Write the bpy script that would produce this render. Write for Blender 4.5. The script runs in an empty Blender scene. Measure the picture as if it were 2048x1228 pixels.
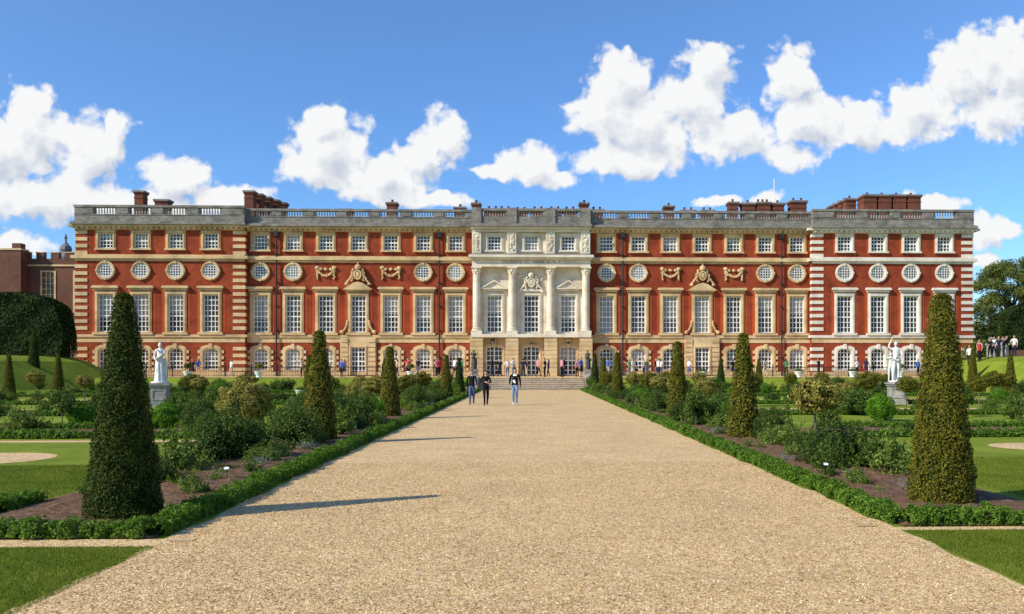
import bpy, math, random, numpy as np
from mathutils import Vector, Matrix
random.seed(7); rng=np.random.default_rng(7)
S=bpy.context.scene
pi=math.pi
# ------------------------------------------------------------ helpers
def link(o,parent=None):
    S.collection.objects.link(o)
    if parent is not None: o.parent=parent
    return o
def empty(name):
    e=bpy.data.objects.new(name,None); return link(e)
class B:
    def __init__(s): s.v=[]; s.f=[]
    def box(s,x0,x1,y0,y1,z0,z1):
        n=len(s.v)
        s.v+=[(x0,y0,z0),(x1,y0,z0),(x1,y1,z0),(x0,y1,z0),(x0,y0,z1),(x1,y0,z1),(x1,y1,z1),(x0,y1,z1)]
        s.f+=[tuple(n+i for i in q) for q in ((0,3,2,1),(4,5,6,7),(0,1,5,4),(1,2,6,5),(2,3,7,6),(3,0,4,7))]
    def quad(s,a,b,c,d):
        n=len(s.v); s.v+=[a,b,c,d]; s.f.append((n,n+1,n+2,n+3))
    def ring(s,outer,inner,yf,yb,yo=None):
        n=len(s.v); k=len(outer)
        if yo is None: yo=yb
        for (x,z) in outer: s.v.append((x,yo,z))
        for (x,z) in outer: s.v.append((x,yf,z))
        for (x,z) in inner: s.v.append((x,yf,z))
        for (x,z) in inner: s.v.append((x,yb,z))
        for r in range(3):
            for i in range(k):
                j=(i+1)%k
                s.f.append((n+r*k+i,n+r*k+j,n+(r+1)*k+j,n+(r+1)*k+i))
    def prism(s,pts,y0,y1):
        n=len(s.v);k=len(pts)
        s.v+=[(x,y0,z) for x,z in pts]+[(x,y1,z) for x,z in pts]
        s.f.append(tuple(range(n,n+k))); s.f.append(tuple(range(n+2*k-1,n+k-1,-1)))
        for i in range(k):
            j=(i+1)%k; s.f.append((n+i,n+k+i,n+k+j,n+j))
    def lathe(s,cx,cy,prof,seg=12,cap=True,fold=0,nf=0):
        n=len(s.v)
        for (r,z) in prof:
            for i in range(seg):
                a=2*pi*i/seg; rr=r*(1+fold*math.sin(nf*a+z*1.3)+fold*.5*math.sin((nf*2-1)*a+z*3))
                s.v.append((cx+rr*math.cos(a),cy+rr*math.sin(a),z))
        for k in range(len(prof)-1):
            for i in range(seg):
                j=(i+1)%seg
                s.f.append((n+k*seg+i,n+k*seg+j,n+(k+1)*seg+j,n+(k+1)*seg+i))
        if cap:
            s.f.append(tuple(n+(len(prof)-1)*seg+i for i in range(seg)))
            s.f.append(tuple(n+seg-1-i for i in range(seg)))
    def blob(s,c,r,sub=1,jit=.0):
        V,F=ICO[sub]; n=len(s.v)
        for v in V:
            k=1+random.uniform(-jit,jit)
            s.v.append((c[0]+v[0]*r[0]*k,c[1]+v[1]*r[1]*k,c[2]+v[2]*r[2]*k))
        s.f+=[tuple(n+i for i in f) for f in F]
    def tube(s,pts,rad,seg=6):
        n=len(s.v); k=len(pts)
        for i,p in enumerate(pts):
            p=Vector(p); d=(Vector(pts[min(i+1,k-1)])-Vector(pts[max(i-1,0)])).normalized()
            a=d.cross(Vector((1,0,0))).normalized() if abs(d.z)>=.9 else d.cross(Vector((0,0,1))).normalized()
            b=d.cross(a)
            for j in range(seg):
                t=2*pi*j/seg; q=p+(a*math.cos(t)+b*math.sin(t))*rad[i]; s.v.append(tuple(q))
        for i in range(k-1):
            for j in range(seg):
                m=(j+1)%seg
                s.f.append((n+i*seg+j,n+i*seg+m,n+(i+1)*seg+m,n+(i+1)*seg+j))
        s.f.append(tuple(n+j for j in range(seg))); s.f.append(tuple(n+(k-1)*seg+j for j in range(seg)))
    def mesh(s,name,m,smooth=False):
        me=bpy.data.meshes.new(name); me.from_pydata(s.v,[],s.f)
        if m: me.materials.append(m)
        if smooth: me.polygons.foreach_set('use_smooth',[True]*len(me.polygons))
        me.update(); return me
    def make(s,name,m,parent=None,smooth=False):
        return link(bpy.data.objects.new(name,s.mesh(name,m,smooth)),parent)
import bmesh
ICO={}
for sub in (1,2,3):
    bm=bmesh.new(); bmesh.ops.create_icosphere(bm,subdivisions=sub,radius=1)
    bm.verts.index_update()
    ICO[sub]=([tuple(v.co) for v in bm.verts],[tuple(v.index for v in f.verts) for f in bm.faces]); bm.free()
def quads_mesh(name,V,mats,idx=None,extra=None):
    n=len(V); verts=V.reshape(-1,3); faces=np.arange(n*4).reshape(-1,4)
    me=bpy.data.meshes.new(name)
    ev=np.array(extra.v) if extra and extra.v else np.zeros((0,3))
    ef=extra.f if extra else []
    allv=np.vstack([verts,ev]); me.vertices.add(len(allv)); me.vertices.foreach_set('co',allv.ravel())
    el=[i+n*4 for f in ef for i in f]; ls=[len(f) for f in ef]
    me.loops.add(n*4+len(el))
    me.loops.foreach_set('vertex_index',np.concatenate([faces.ravel(),np.array(el,dtype=int)]).astype(np.int32))
    me.polygons.add(n+len(ef))
    st=np.concatenate([np.arange(n)*4, n*4+np.concatenate([[0],np.cumsum(ls)[:-1]]) if ls else np.zeros(0)]).astype(np.int32)
    me.polygons.foreach_set('loop_start',st)
    for m in mats: me.materials.append(m)
    mi=np.zeros(n+len(ef),dtype=np.int32); mi[n:]=1
    if idx is not None: mi[:n]=idx
    me.polygons.foreach_set('material_index',mi)
    me.update(calc_edges=True); me.validate(); return me
def leaves(P,N,size,asp=.5,jit=.6):
    n=len(P); N=N/np.maximum(np.linalg.norm(N,axis=1,keepdims=True),1e-6)+rng.normal(0,jit,(n,3))
    N/=np.linalg.norm(N,axis=1,keepdims=True)
    T=np.cross(N,rng.normal(0,1,(n,3))); T/=np.linalg.norm(T,axis=1,keepdims=True)
    Bn=np.cross(N,T); s=(size*rng.uniform(.6,1.35,(n,1)))
    q=np.stack([P-T*s,P+Bn*s*asp+N*s*.15,P+T*s,P-Bn*s*asp+N*s*.15],1); return q
# ------------------------------------------------------------ materials
def nodes(name):
    m=bpy.data.materials.new(name); m.use_nodes=True; nt=m.node_tree
    return m,nt,nt.nodes['Principled BSDF']
def mat(name,c,rough=.8,spec=.25,c2=None,scale=1.0,detail=6,lo=.35,hi=.65,bump=0,bscale=20,metal=0,stretch=None,c3=None,s3=.2):
    m,nt,p=nodes(name); p.inputs['Roughness'].default_value=rough; p.inputs['Metallic'].default_value=metal
    p.inputs['Specular IOR Level'].default_value=spec; p.inputs['Base Color'].default_value=(*c,1)
    geo=nt.nodes.new('ShaderNodeNewGeometry'); src=geo.outputs['Position']
    if stretch:
        mp=nt.nodes.new('ShaderNodeMapping'); mp.inputs['Scale'].default_value=stretch; nt.links.new(src,mp.inputs[0]); src2=mp.outputs[0]
    else: src2=src
    if c2:
        n=nt.nodes.new('ShaderNodeTexNoise'); n.inputs['Scale'].default_value=scale; n.inputs['Detail'].default_value=detail; n.inputs['Roughness'].default_value=.65
        nt.links.new(src2,n.inputs['Vector'])
        r=nt.nodes.new('ShaderNodeValToRGB'); r.color_ramp.elements[0].position=lo; r.color_ramp.elements[1].position=hi
        r.color_ramp.elements[0].color=(*c,1); r.color_ramp.elements[1].color=(*c2,1)
        nt.links.new(n.outputs['Fac'],r.inputs[0]); out=r.outputs[0]
        if c3:
            n3=nt.nodes.new('ShaderNodeTexNoise'); n3.inputs['Scale'].default_value=s3; n3.inputs['Detail'].default_value=8; n3.inputs['Roughness'].default_value=.7
            nt.links.new(src,n3.inputs['Vector'])
            mr=nt.nodes.new('ShaderNodeMapRange'); mr.inputs[1].default_value=.45; mr.inputs[2].default_value=.7; nt.links.new(n3.outputs['Fac'],mr.inputs[0])
            mx=nt.nodes.new('ShaderNodeMix'); mx.data_type='RGBA'; nt.links.new(mr.outputs[0],mx.inputs[0]); nt.links.new(out,mx.inputs[6]); mx.inputs[7].default_value=(*c3,1); out=mx.outputs[2]
        nt.links.new(out,p.inputs['Base Color'])
    if bump:
        b=nt.nodes.new('ShaderNodeTexNoise'); b.inputs['Scale'].default_value=bscale; b.inputs['Detail'].default_value=6; nt.links.new(src,b.inputs['Vector'])
        bp=nt.nodes.new('ShaderNodeBump'); bp.inputs['Strength'].default_value=bump; bp.inputs['Distance'].default_value=.03
        nt.links.new(b.outputs['Fac'],bp.inputs['Height']); nt.links.new(bp.outputs[0],p.inputs['Normal'])
    return m
def foliage(name,c1,c2,c3,trans=.25,rough=.65,big=1.5):
    m,nt,p=nodes(name); geo=nt.nodes.new('ShaderNodeNewGeometry')
    r=nt.nodes.new('ShaderNodeValToRGB'); e=r.color_ramp.elements
    e[0].color=(*c1,1); e[1].color=(*c3,1); k=e.new(.55); k.color=(*c2,1)
    nz=nt.nodes.new('ShaderNodeTexNoise'); nz.inputs['Scale'].default_value=big; nz.inputs['Detail'].default_value=3
    nt.links.new(geo.outputs['Position'],nz.inputs['Vector'])
    ma=nt.nodes.new('ShaderNodeMath'); ma.operation='MULTIPLY_ADD'; ma.inputs[1].default_value=1.1; nt.links.new(nz.outputs['Fac'],ma.inputs[0]); 
    sb=nt.nodes.new('ShaderNodeMath'); sb.operation='MULTIPLY_ADD'; sb.inputs[1].default_value=.75; sb.inputs[2].default_value=-.42
    nt.links.new(geo.outputs['Random Per Island'],sb.inputs[0]); nt.links.new(sb.outputs[0],ma.inputs[2]); nt.links.new(ma.outputs[0],r.inputs[0])
    nt.links.new(r.outputs[0],p.inputs['Base Color']); p.inputs['Roughness'].default_value=rough; p.inputs['Specular IOR Level'].default_value=.15
    t=nt.nodes.new('ShaderNodeBsdfTranslucent'); nt.links.new(r.outputs[0],t.inputs['Color'])
    mx=nt.nodes.new('ShaderNodeMixShader'); mx.inputs[0].default_value=trans
    nt.links.new(p.outputs[0],mx.inputs[1]); nt.links.new(t.outputs[0],mx.inputs[2]); nt.links.new(mx.outputs[0],nt.nodes['Material Output'].inputs[0])
    return m
def brickmat(name,c,c2,mortar,c3,scale=1.0):
    m,nt,p=nodes(name); geo=nt.nodes.new('ShaderNodeNewGeometry')
    sp=nt.nodes.new('ShaderNodeSeparateXYZ'); cb=nt.nodes.new('ShaderNodeCombineXYZ'); nt.links.new(geo.outputs['Position'],sp.inputs[0])
    ad=nt.nodes.new('ShaderNodeMath'); nt.links.new(sp.outputs[0],ad.inputs[0]); nt.links.new(sp.outputs[1],ad.inputs[1])
    nt.links.new(ad.outputs[0],cb.inputs[0]); nt.links.new(sp.outputs[2],cb.inputs[1])
    br=nt.nodes.new('ShaderNodeTexBrick'); br.inputs['Scale'].default_value=1; br.inputs['Brick Width'].default_value=.24; br.inputs['Row Height'].default_value=.08
    br.inputs['Mortar Size'].default_value=.007; br.inputs['Color1'].default_value=(*c,1); br.inputs['Color2'].default_value=(*c2,1); br.inputs['Mortar'].default_value=(*mortar,1)
    nt.links.new(cb.outputs[0],br.inputs['Vector'])
    n=nt.nodes.new('ShaderNodeTexNoise'); n.inputs['Scale'].default_value=.5; n.inputs['Detail'].default_value=10; n.inputs['Roughness'].default_value=.78
    nt.links.new(geo.outputs['Position'],n.inputs['Vector'])
    mr=nt.nodes.new('ShaderNodeMapRange'); mr.inputs[1].default_value=.40; mr.inputs[2].default_value=.64; mr.inputs[4].default_value=.95; nt.links.new(n.outputs['Fac'],mr.inputs[0])
    mx=nt.nodes.new('ShaderNodeMix'); mx.data_type='RGBA'; nt.links.new(mr.outputs[0],mx.inputs[0]); nt.links.new(br.outputs[0],mx.inputs[6]); mx.inputs[7].default_value=(*c3,1)
    nt.links.new(mx.outputs[2],p.inputs['Base Color']); p.inputs['Roughness'].default_value=.85; p.inputs['Specular IOR Level'].default_value=.1
    return m
M_brick=brickmat('brick_red',(.41,.070,.024),(.29,.046,.018),(.32,.11,.06),(.17,.033,.017))
M_rub=brickmat('brick_rubbed',(.55,.098,.028),(.47,.082,.025),(.44,.12,.055),(.36,.060,.022))
M_tudor=brickmat('brick_old',(.20,.085,.055),(.15,.068,.048),(.22,.15,.11),(.11,.052,.04))
M_chim=brickmat('brick_chimney',(.24,.07,.04),(.18,.055,.035),(.22,.12,.08),(.11,.045,.032))
M_tan=mat('stone_tan',(.62,.43,.20),c2=(.74,.56,.32),scale=.8,c3=(.38,.27,.15),s3=.5,bump=.3)
M_white=mat('stone_portland',(.74,.65,.50),c2=(.82,.75,.61),scale=.7,c3=(.54,.44,.31),s3=.6,bump=.3,bscale=8)
M_pale=mat('stone_pale',(.74,.67,.55),c2=(.82,.76,.66),scale=.9,c3=(.52,.46,.37),s3=.5,bump=.3)
M_grey=mat('stone_weathered',(.19,.175,.155),c2=(.33,.30,.255),scale=1.5,c3=(.10,.093,.085),s3=.9,bump=.4,stretch=(1,1,3))
M_balu=mat('stone_baluster',(.46,.43,.38),c2=(.32,.30,.27),scale=2)
M_bar=mat('white_paint',(.80,.79,.75),rough=.5)
M_lead=mat('lead_roof',(.14,.145,.15),c2=(.2,.2,.2),rough=.6)
M_pipe=mat('lead_pipe',(.03,.03,.035),rough=.5)
M_iron=mat('iron_black',(.012,.012,.014),rough=.45)
def glassmat(name,c,c2,rough):
    return mat(name,c,rough=rough,spec=.4,c2=c2,scale=.9,detail=2,lo=.4,hi=.6)
M_glass=glassmat('window_glass_dark',(.012,.014,.017),(.045,.046,.05),.10)
M_blind=glassmat('window_glass_blind',(.27,.255,.23),(.38,.36,.32),.3)
M_mid=glassmat('window_glass_mid',(.03,.03,.033),(.12,.115,.11),.15)
M_marble=mat('marble_white',(.78,.76,.72),rough=.45,c2=(.68,.66,.62),scale=6)
M_bronze=mat('bronze_dark',(.07,.065,.055),rough=.4,metal=.5,c2=(.12,.12,.1),scale=6)
M_ped=mat('pedestal_stone',(.30,.28,.25),c2=(.46,.43,.38),scale=5,c3=(.18,.17,.16),s3=3,bump=.4)
M_trunk=mat('bark',(.12,.09,.06),c2=(.2,.16,.11),scale=20,bump=.5)
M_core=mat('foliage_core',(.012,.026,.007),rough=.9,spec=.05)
M_yew=foliage('yew_leaf',(.020,.036,.006),(.050,.078,.010),(.125,.145,.020),trans=.2,big=5)
M_yewg=foliage('yew_leaf_golden',(.055,.068,.008),(.145,.145,.014),(.29,.24,.03),trans=.2,big=5)
M_box=foliage('box_leaf',(.050,.11,.012),(.12,.235,.022),(.24,.37,.045),trans=.35,big=7)
M_ballg=foliage('boxball_leaf',(.06,.16,.010),(.13,.30,.016),(.22,.42,.04),trans=.35,big=5)
M_shrub=foliage('shrub_leaf',(.045,.08,.015),(.10,.165,.026),(.21,.29,.05),trans=.35,big=5)
M_dark=foliage('rosemary_leaf',(.028,.055,.013),(.068,.118,.020),(.14,.20,.035),trans=.3,big=5)
M_holly=foliage('variegated_holly_leaf',(.10,.11,.016),(.28,.25,.045),(.60,.50,.14),trans=.25,big=5)
M_lav=foliage('lavender_leaf',(.12,.15,.12),(.22,.26,.21),(.36,.40,.35),trans=.2)
M_young=foliage('young_leaf',(.08,.14,.022),(.18,.26,.040),(.32,.39,.09),trans=.4)
M_treel=foliage('tree_leaf',(.08,.12,.03),(.18,.22,.055),(.32,.35,.10),trans=.5,big=.6)
M_hedge=foliage('hedge_leaf',(.012,.024,.006),(.028,.050,.010),(.075,.098,.018),trans=.15,big=.8)
M_grassb=foliage('grass_blade',(.085,.13,.010),(.16,.215,.018),(.29,.33,.05),trans=.35,big=1.5)
M_stone=foliage('gravel_stones',(.30,.17,.07),(.66,.45,.215),(.92,.76,.50),trans=0.0,rough=.85,big=8)
M_soil=mat('soil',(.085,.045,.026),c2=(.25,.15,.09),scale=9,detail=10,lo=.3,hi=.7,rough=.95,spec=.1,bump=1.0,bscale=18)
def lawn():
    m,nt,p=nodes('lawn_grass'); geo=nt.nodes.new('ShaderNodeNewGeometry')
    def N(sc,de=6,ro=.6):
        n=nt.nodes.new('ShaderNodeTexNoise'); n.inputs['Scale'].default_value=sc; n.inputs['Detail'].default_value=de; n.inputs['Roughness'].default_value=ro
        nt.links.new(geo.outputs['Position'],n.inputs['Vector']); return n.outputs['Fac']
    r=nt.nodes.new('ShaderNodeValToRGB'); e=r.color_ramp.elements; e[0].position=.38;e[1].position=.62
    e[0].color=(.10,.155,.012,1); e[1].color=(.33,.36,.05,1); k=e.new(.5); k.color=(.20,.26,.022,1)
    a=nt.nodes.new('ShaderNodeMath'); a.operation='MULTIPLY_ADD'; a.inputs[1].default_value=.45; nt.links.new(N(40,8,.8),a.inputs[0])
    b=nt.nodes.new('ShaderNodeMath'); b.operation='MULTIPLY'; b.inputs[1].default_value=.55; nt.links.new(N(.6,10,.82),b.inputs[0]); nt.links.new(b.outputs[0],a.inputs[2])
    nt.links.new(a.outputs[0],r.inputs[0]); nt.links.new(r.outputs[0],p.inputs['Base Color']); p.inputs['Roughness'].default_value=.9; p.inputs['Specular IOR Level'].default_value=.1
    bp=nt.nodes.new('ShaderNodeBump'); bp.inputs['Strength'].default_value=.7; bp.inputs['Distance'].default_value=.03
    nt.links.new(N(70,5,.8),bp.inputs['Height']); nt.links.new(bp.outputs[0],p.inputs['Normal']); return m
M_lawn=lawn()
def gravel():
    m,nt,p=nodes('gravel'); geo=nt.nodes.new('ShaderNodeNewGeometry')
    def vor(sc):
        v=nt.nodes.new('ShaderNodeTexVoronoi'); v.inputs['Scale'].default_value=sc; nt.links.new(geo.outputs['Position'],v.inputs['Vector']); return v
    v=vor(48); v2=vor(19)
    sp=nt.nodes.new('ShaderNodeSeparateColor'); nt.links.new(v.outputs['Color'],sp.inputs[0])
    sp2=nt.nodes.new('ShaderNodeSeparateColor'); nt.links.new(v2.outputs['Color'],sp2.inputs[0])
    am=nt.nodes.new('ShaderNodeMath'); am.operation='MULTIPLY_ADD'; am.inputs[1].default_value=.3; nt.links.new(sp2.outputs[0],am.inputs[0])
    am2=nt.nodes.new('ShaderNodeMath'); am2.operation='MULTIPLY'; am2.inputs[1].default_value=.7; nt.links.new(sp.outputs[0],am2.inputs[0]); nt.links.new(am2.outputs[0],am.inputs[2])
    r=nt.nodes.new('ShaderNodeValToRGB'); e=r.color_ramp.elements
    e[0].position=0; e[0].color=(.22,.12,.05,1); e[1].position=1; e[1].color=(.95,.80,.53,1)
    k=e.new(.25); k.color=(.58,.39,.18,1); k=e.new(.78); k.color=(.80,.57,.29,1)
    nt.links.new(am.outputs[0],r.inputs[0])
    n=nt.nodes.new('ShaderNodeTexNoise'); n.inputs['Scale'].default_value=.6; n.inputs['Detail'].default_value=10; n.inputs['Roughness'].default_value=.78; nt.links.new(geo.outputs['Position'],n.inputs['Vector'])
    mr=nt.nodes.new('ShaderNodeMapRange'); mr.inputs[1].default_value=.32; mr.inputs[2].default_value=.68; mr.inputs[3].default_value=.82; mr.inputs[4].default_value=1.12; nt.links.new(n.outputs['Fac'],mr.inputs[0])
    vm=nt.nodes.new('ShaderNodeVectorMath'); vm.operation='SCALE'; nt.links.new(r.outputs[0],vm.inputs[0]); nt.links.new(mr.outputs[0],vm.inputs['Scale'])
    nt.links.new(vm.outputs[0],p.inputs['Base Color']); p.inputs['Roughness'].default_value=.9; p.inputs['Specular IOR Level'].default_value=.1
    ad=nt.nodes.new('ShaderNodeMath'); nt.links.new(v.outputs['Distance'],ad.inputs[0]); nt.links.new(v2.outputs['Distance'],ad.inputs[1])
    bp=nt.nodes.new('ShaderNodeBump'); bp.invert=True; bp.inputs['Strength'].default_value=.55; bp.inputs['Distance'].default_value=.014
    nt.links.new(ad.outputs[0],bp.inputs['Height']); nt.links.new(bp.outputs[0],p.inputs['Normal']); return m
M_gravel=gravel()
# ------------------------------------------------------------ camera
TH=math.atan(.0323)
cam=bpy.data.cameras.new('camera'); co=link(bpy.data.objects.new('camera',cam))
co.location=(0,0,1.91); co.rotation_euler=(pi/2,0,-TH)
cam.sensor_width=36; cam.lens=1800/2048*36; cam.shift_x=-93/2048; cam.shift_y=122/2048; cam.clip_end=6000; cam.clip_start=.1
S.camera=co
# ------------------------------------------------------------ sun & sky
AZ=math.radians(28); EL=math.radians(34)
d=Vector((math.cos(AZ)*math.cos(EL),math.sin(AZ)*math.cos(EL),-math.sin(EL)))
sl=bpy.data.lights.new('sun','SUN'); sl.energy=5.0; sl.angle=math.radians(.5); sl.color=(1,.92,.77)
so=link(bpy.data.objects.new('sun',sl)); so.rotation_euler=d.to_track_quat('-Z','Y').to_euler()
W=bpy.data.worlds.new('World'); S.world=W; W.use_nodes=True; nt=W.node_tree; nt.nodes.clear()
try: W.cycles.sampling_method='MANUAL'; W.cycles.sample_map_resolution=256
except Exception: pass
out=nt.nodes.new('ShaderNodeOutputWorld'); bg=nt.nodes.new('ShaderNodeBackground'); bg.inputs[1].default_value=.125
sky=nt.nodes.new('ShaderNodeTexSky'); sky.sky_type='NISHITA'; sky.sun_disc=False; sky.sun_elevation=EL; sky.sun_rotation=math.atan2(-d.x,-d.y)
sky.air_density=1.0; sky.dust_density=.3; sky.ozone_density=2.2
CL=[(-.541,.257,.050,.056),(-.588,.237,.066,.055),(-.483,.237,.060,.046),(-.455,.258,.026,.028),(-.383,.206,.048,.032),(-.533,.187,.14,.036),(-.327,.188,.048,.017),(-.572,.135,.055,.016),(-.42,.175,.085,.022),
(-.222,.240,.052,.052),(-.233,.226,.046,.036),(-.163,.212,.058,.034),(-.095,.255,.032,.038),(-.122,.232,.042,.034),(-.161,.194,.066,.019),(-.228,.272,.026,.024),
(0,.226,.042,.024),(-.022,.217,.05,.012),(.028,.210,.034,.014),
(.101,.314,.046,.052),(.084,.276,.054,.040),(.125,.27,.074,.054),(.2,.337,.037,.035),(.178,.300,.056,.038),(.106,.233,.072,.028),(.223,.262,.054,.038),
(.295,.326,.034,.038),(.312,.281,.058,.040),(.289,.238,.040,.025),(.375,.272,.060,.030),(.439,.290,.056,.042),(.501,.337,.062,.060),(.55,.34,.055,.066),(.523,.287,.060,.032),
(.523,.157,.040,.025),(.451,.187,.044,.013),(.512,.12,.018,.010),(.212,.186,.036,.009),(.267,.190,.024,.007),(-.10,.187,.036,.009)]
g=bpy.data.node_groups.new('cloud_field','ShaderNodeTree')
g.interface.new_socket('p',in_out='INPUT',socket_type='NodeSocketVector'); g.interface.new_socket('d',in_out='OUTPUT',socket_type='NodeSocketFloat')
gi=g.nodes.new('NodeGroupInput'); go=g.nodes.new('NodeGroupOutput')
def gn(t,**k):
    n=g.nodes.new(t)
    for a,b in k.items(): setattr(n,a,b)
    return n
wn=gn('ShaderNodeTexNoise',noise_dimensions='2D'); wn.inputs['Scale'].default_value=24; wn.inputs['Detail'].default_value=3; g.links.new(gi.outputs[0],wn.inputs['Vector'])
ws=gn('ShaderNodeVectorMath',operation='SUBTRACT'); g.links.new(wn.outputs['Color'],ws.inputs[0]); ws.inputs[1].default_value=(.5,.5,.5)
wm=gn('ShaderNodeVectorMath',operation='MULTIPLY_ADD'); g.links.new(ws.outputs[0],wm.inputs[0]); wm.inputs[1].default_value=(.030,.026,0); g.links.new(gi.outputs[0],wm.inputs[2])
cur=None
for (cx,cz,rx,rz) in CL:
    a=gn('ShaderNodeVectorMath',operation='MULTIPLY_ADD'); g.links.new(wm.outputs[0],a.inputs[0]); a.inputs[1].default_value=(1/rx,1/rz,0); a.inputs[2].default_value=(-cx/rx,-cz/rz,0)
    l=gn('ShaderNodeVectorMath',operation='LENGTH'); g.links.new(a.outputs[0],l.inputs[0])
    if cur is None: cur=l.outputs['Value']
    else:
        s_=gn('ShaderNodeMath',operation='SMOOTH_MIN'); g.links.new(cur,s_.inputs[0]); g.links.new(l.outputs['Value'],s_.inputs[1]); s_.inputs[2].default_value=.20; cur=s_.outputs[0]
fn=gn('ShaderNodeTexNoise',noise_dimensions='2D'); fn.inputs['Scale'].default_value=26; fn.inputs['Detail'].default_value=8; fn.inputs['Roughness'].default_value=.60; g.links.new(gi.outputs[0],fn.inputs['Vector'])
vn=gn('ShaderNodeTexVoronoi',voronoi_dimensions='2D',feature='SMOOTH_F1'); vn.inputs['Scale'].default_value=40; vn.inputs['Smoothness'].default_value=.35
try: vn.inputs['Detail'].default_value=2; vn.inputs['Roughness'].default_value=.5
except Exception: pass
wv=gn('ShaderNodeVectorMath',operation='MULTIPLY_ADD'); g.links.new(ws.outputs[0],wv.inputs[0]); wv.inputs[1].default_value=(.025,.025,0); g.links.new(gi.outputs[0],wv.inputs[2])
g.links.new(wv.outputs[0],vn.inputs['Vector'])
m1=gn('ShaderNodeMath',operation='MULTIPLY_ADD'); g.links.new(fn.outputs['Fac'],m1.inputs[0]); m1.inputs[1].default_value=.95; m1.inputs[2].default_value=-.475+1.14+.14
m15=gn('ShaderNodeMath',operation='MULTIPLY_ADD'); g.links.new(vn.outputs['Distance'],m15.inputs[0]); m15.inputs[1].default_value=-.42; g.links.new(m1.outputs[0],m15.inputs[2])
m2=gn('ShaderNodeMath',operation='SUBTRACT'); g.links.new(m15.outputs[0],m2.inputs[0]); g.links.new(cur,m2.inputs[1]); g.links.new(m2.outputs[0],go.inputs[0])
tc=nt.nodes.new('ShaderNodeTexCoord'); sp=nt.nodes.new('ShaderNodeSeparateXYZ'); nt.links.new(tc.outputs['Generated'],sp.inputs[0])
def mth(op,a,b=None,c=None,clamp=False):
    n=nt.nodes.new('ShaderNodeMath'); n.operation=op; n.use_clamp=clamp
    for i,x in enumerate((a,b,c)):
        if x is None: continue
        if isinstance(x,(int,float)): n.inputs[i].default_value=x
        else: nt.links.new(x,n.inputs[i])
    return n.outputs[0]
ay=mth('MAXIMUM',mth('ABSOLUTE',sp.outputs[1]),.02)
sz_=mth('DIVIDE',sp.outputs[2],ay)
cx_=nt.nodes.new('ShaderNodeCombineXYZ'); nt.links.new(mth('DIVIDE',sp.outputs[0],ay),cx_.inputs[0]); nt.links.new(sz_,cx_.inputs[1])
def field(off):
    gg=nt.nodes.new('ShaderNodeGroup'); gg.node_tree=g
    v=nt.nodes.new('ShaderNodeVectorMath'); v.operation='ADD'; nt.links.new(cx_.outputs[0],v.inputs[0]); v.inputs[1].default_value=off
    nt.links.new(v.outputs[0],gg.inputs[0]); return gg.outputs[0]
d0=field((0,0,0)); d1=field((-.009,.020,0))
al=nt.nodes.new('ShaderNodeMapRange'); al.interpolation_type='SMOOTHSTEP'; al.inputs[1].default_value=-.02; al.inputs[2].default_value=.36; nt.links.new(d0,al.inputs[0])
sh1=mth('SUBTRACT',d0,d1)
dep=mth('MULTIPLY',mth('MAXIMUM',mth('SUBTRACT',d0,.45),0),-.45)
sh=mth('ADD',mth('MULTIPLY',sh1,.72),dep); sh=mth('ADD',sh,.80,clamp=True)
cr=nt.nodes.new('ShaderNodeValToRGB'); e=cr.color_ramp.elements; e[0].color=(3.4,3.9,4.7,1); e[1].color=(7.5,7.55,7.6,1); e[0].position=.0; e[1].position=.84
k=e.new(.45); k.color=(5.3,5.65,6.3,1)
nt.links.new(sh,cr.inputs[0])
hs=nt.nodes.new('ShaderNodeHueSaturation'); hs.inputs['Hue'].default_value=.508; hs.inputs['Saturation'].default_value=1.2; hs.inputs['Value'].default_value=1.5; nt.links.new(sky.outputs[0],hs.inputs['Color'])
tr_=nt.nodes.new('ShaderNodeValToRGB'); e=tr_.color_ramp.elements; e[0].position=0; e[0].color=(.56,.74,.95,1); e[1].position=.42; e[1].color=(.86,.94,1,1); k=e.new(.15); k.color=(.55,.76,.98,1)
nt.links.new(sz_,tr_.inputs[0])
mu=nt.nodes.new('ShaderNodeVectorMath'); mu.operation='MULTIPLY'; nt.links.new(hs.outputs[0],mu.inputs[0]); nt.links.new(tr_.outputs[0],mu.inputs[1])
mx=nt.nodes.new('ShaderNodeMix'); mx.data_type='RGBA'; nt.links.new(al.outputs[0],mx.inputs[0]); nt.links.new(mu.outputs[0],mx.inputs[6]); nt.links.new(cr.outputs[0],mx.inputs[7])
nt.links.new(mx.outputs[2],bg.inputs[0]); nt.links.new(bg.outputs[0],out.inputs[0])
S.view_settings.view_transform='Standard'
try: S.view_settings.look='None'
except: pass
# ------------------------------------------------------------ ground
b=B(); b.quad((-3000,-300,0),(3000,-300,0),(3000,4000,0),(-3000,4000,0)); b.make('ground',M_lawn)
def sheet(name,x0,x1,y0,y1,z,m):
    b=B(); b.quad((x0,y0,z),(x1,y0,z),(x1,y1,z),(x0,y1,z)); return b.make(name,m)
b=B()
ys=np.arange(-8,78.01,.25); prev=None
for y in ys:
    l=-4.05+.03*math.sin(y*2.3)+.025*math.sin(y*5.1)+random.uniform(-.012,.012); r=4.36+.03*math.sin(y*1.9+1)+.025*math.sin(y*4.7)+random.uniform(-.012,.012)
    if prev: b.quad((prev[1],prev[0],.004),(prev[2],prev[0],.004),(r,y,.004),(l,y,.004))
    prev=(y,l,r)
b.make('gravel_path',M_gravel)
n=150000; yy_=4.2+14*rng.uniform(0,1,n)**1.5
P=np.stack([rng.uniform(-3.95,4.28,n),yy_,np.full(n,.008)],1)
link(bpy.data.objects.new('loose_gravel',quads_mesh('loose_gravel',leaves(P,np.tile([0,0,1.],(n,1)),.0085,.75,.45),[M_stone])))
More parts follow.
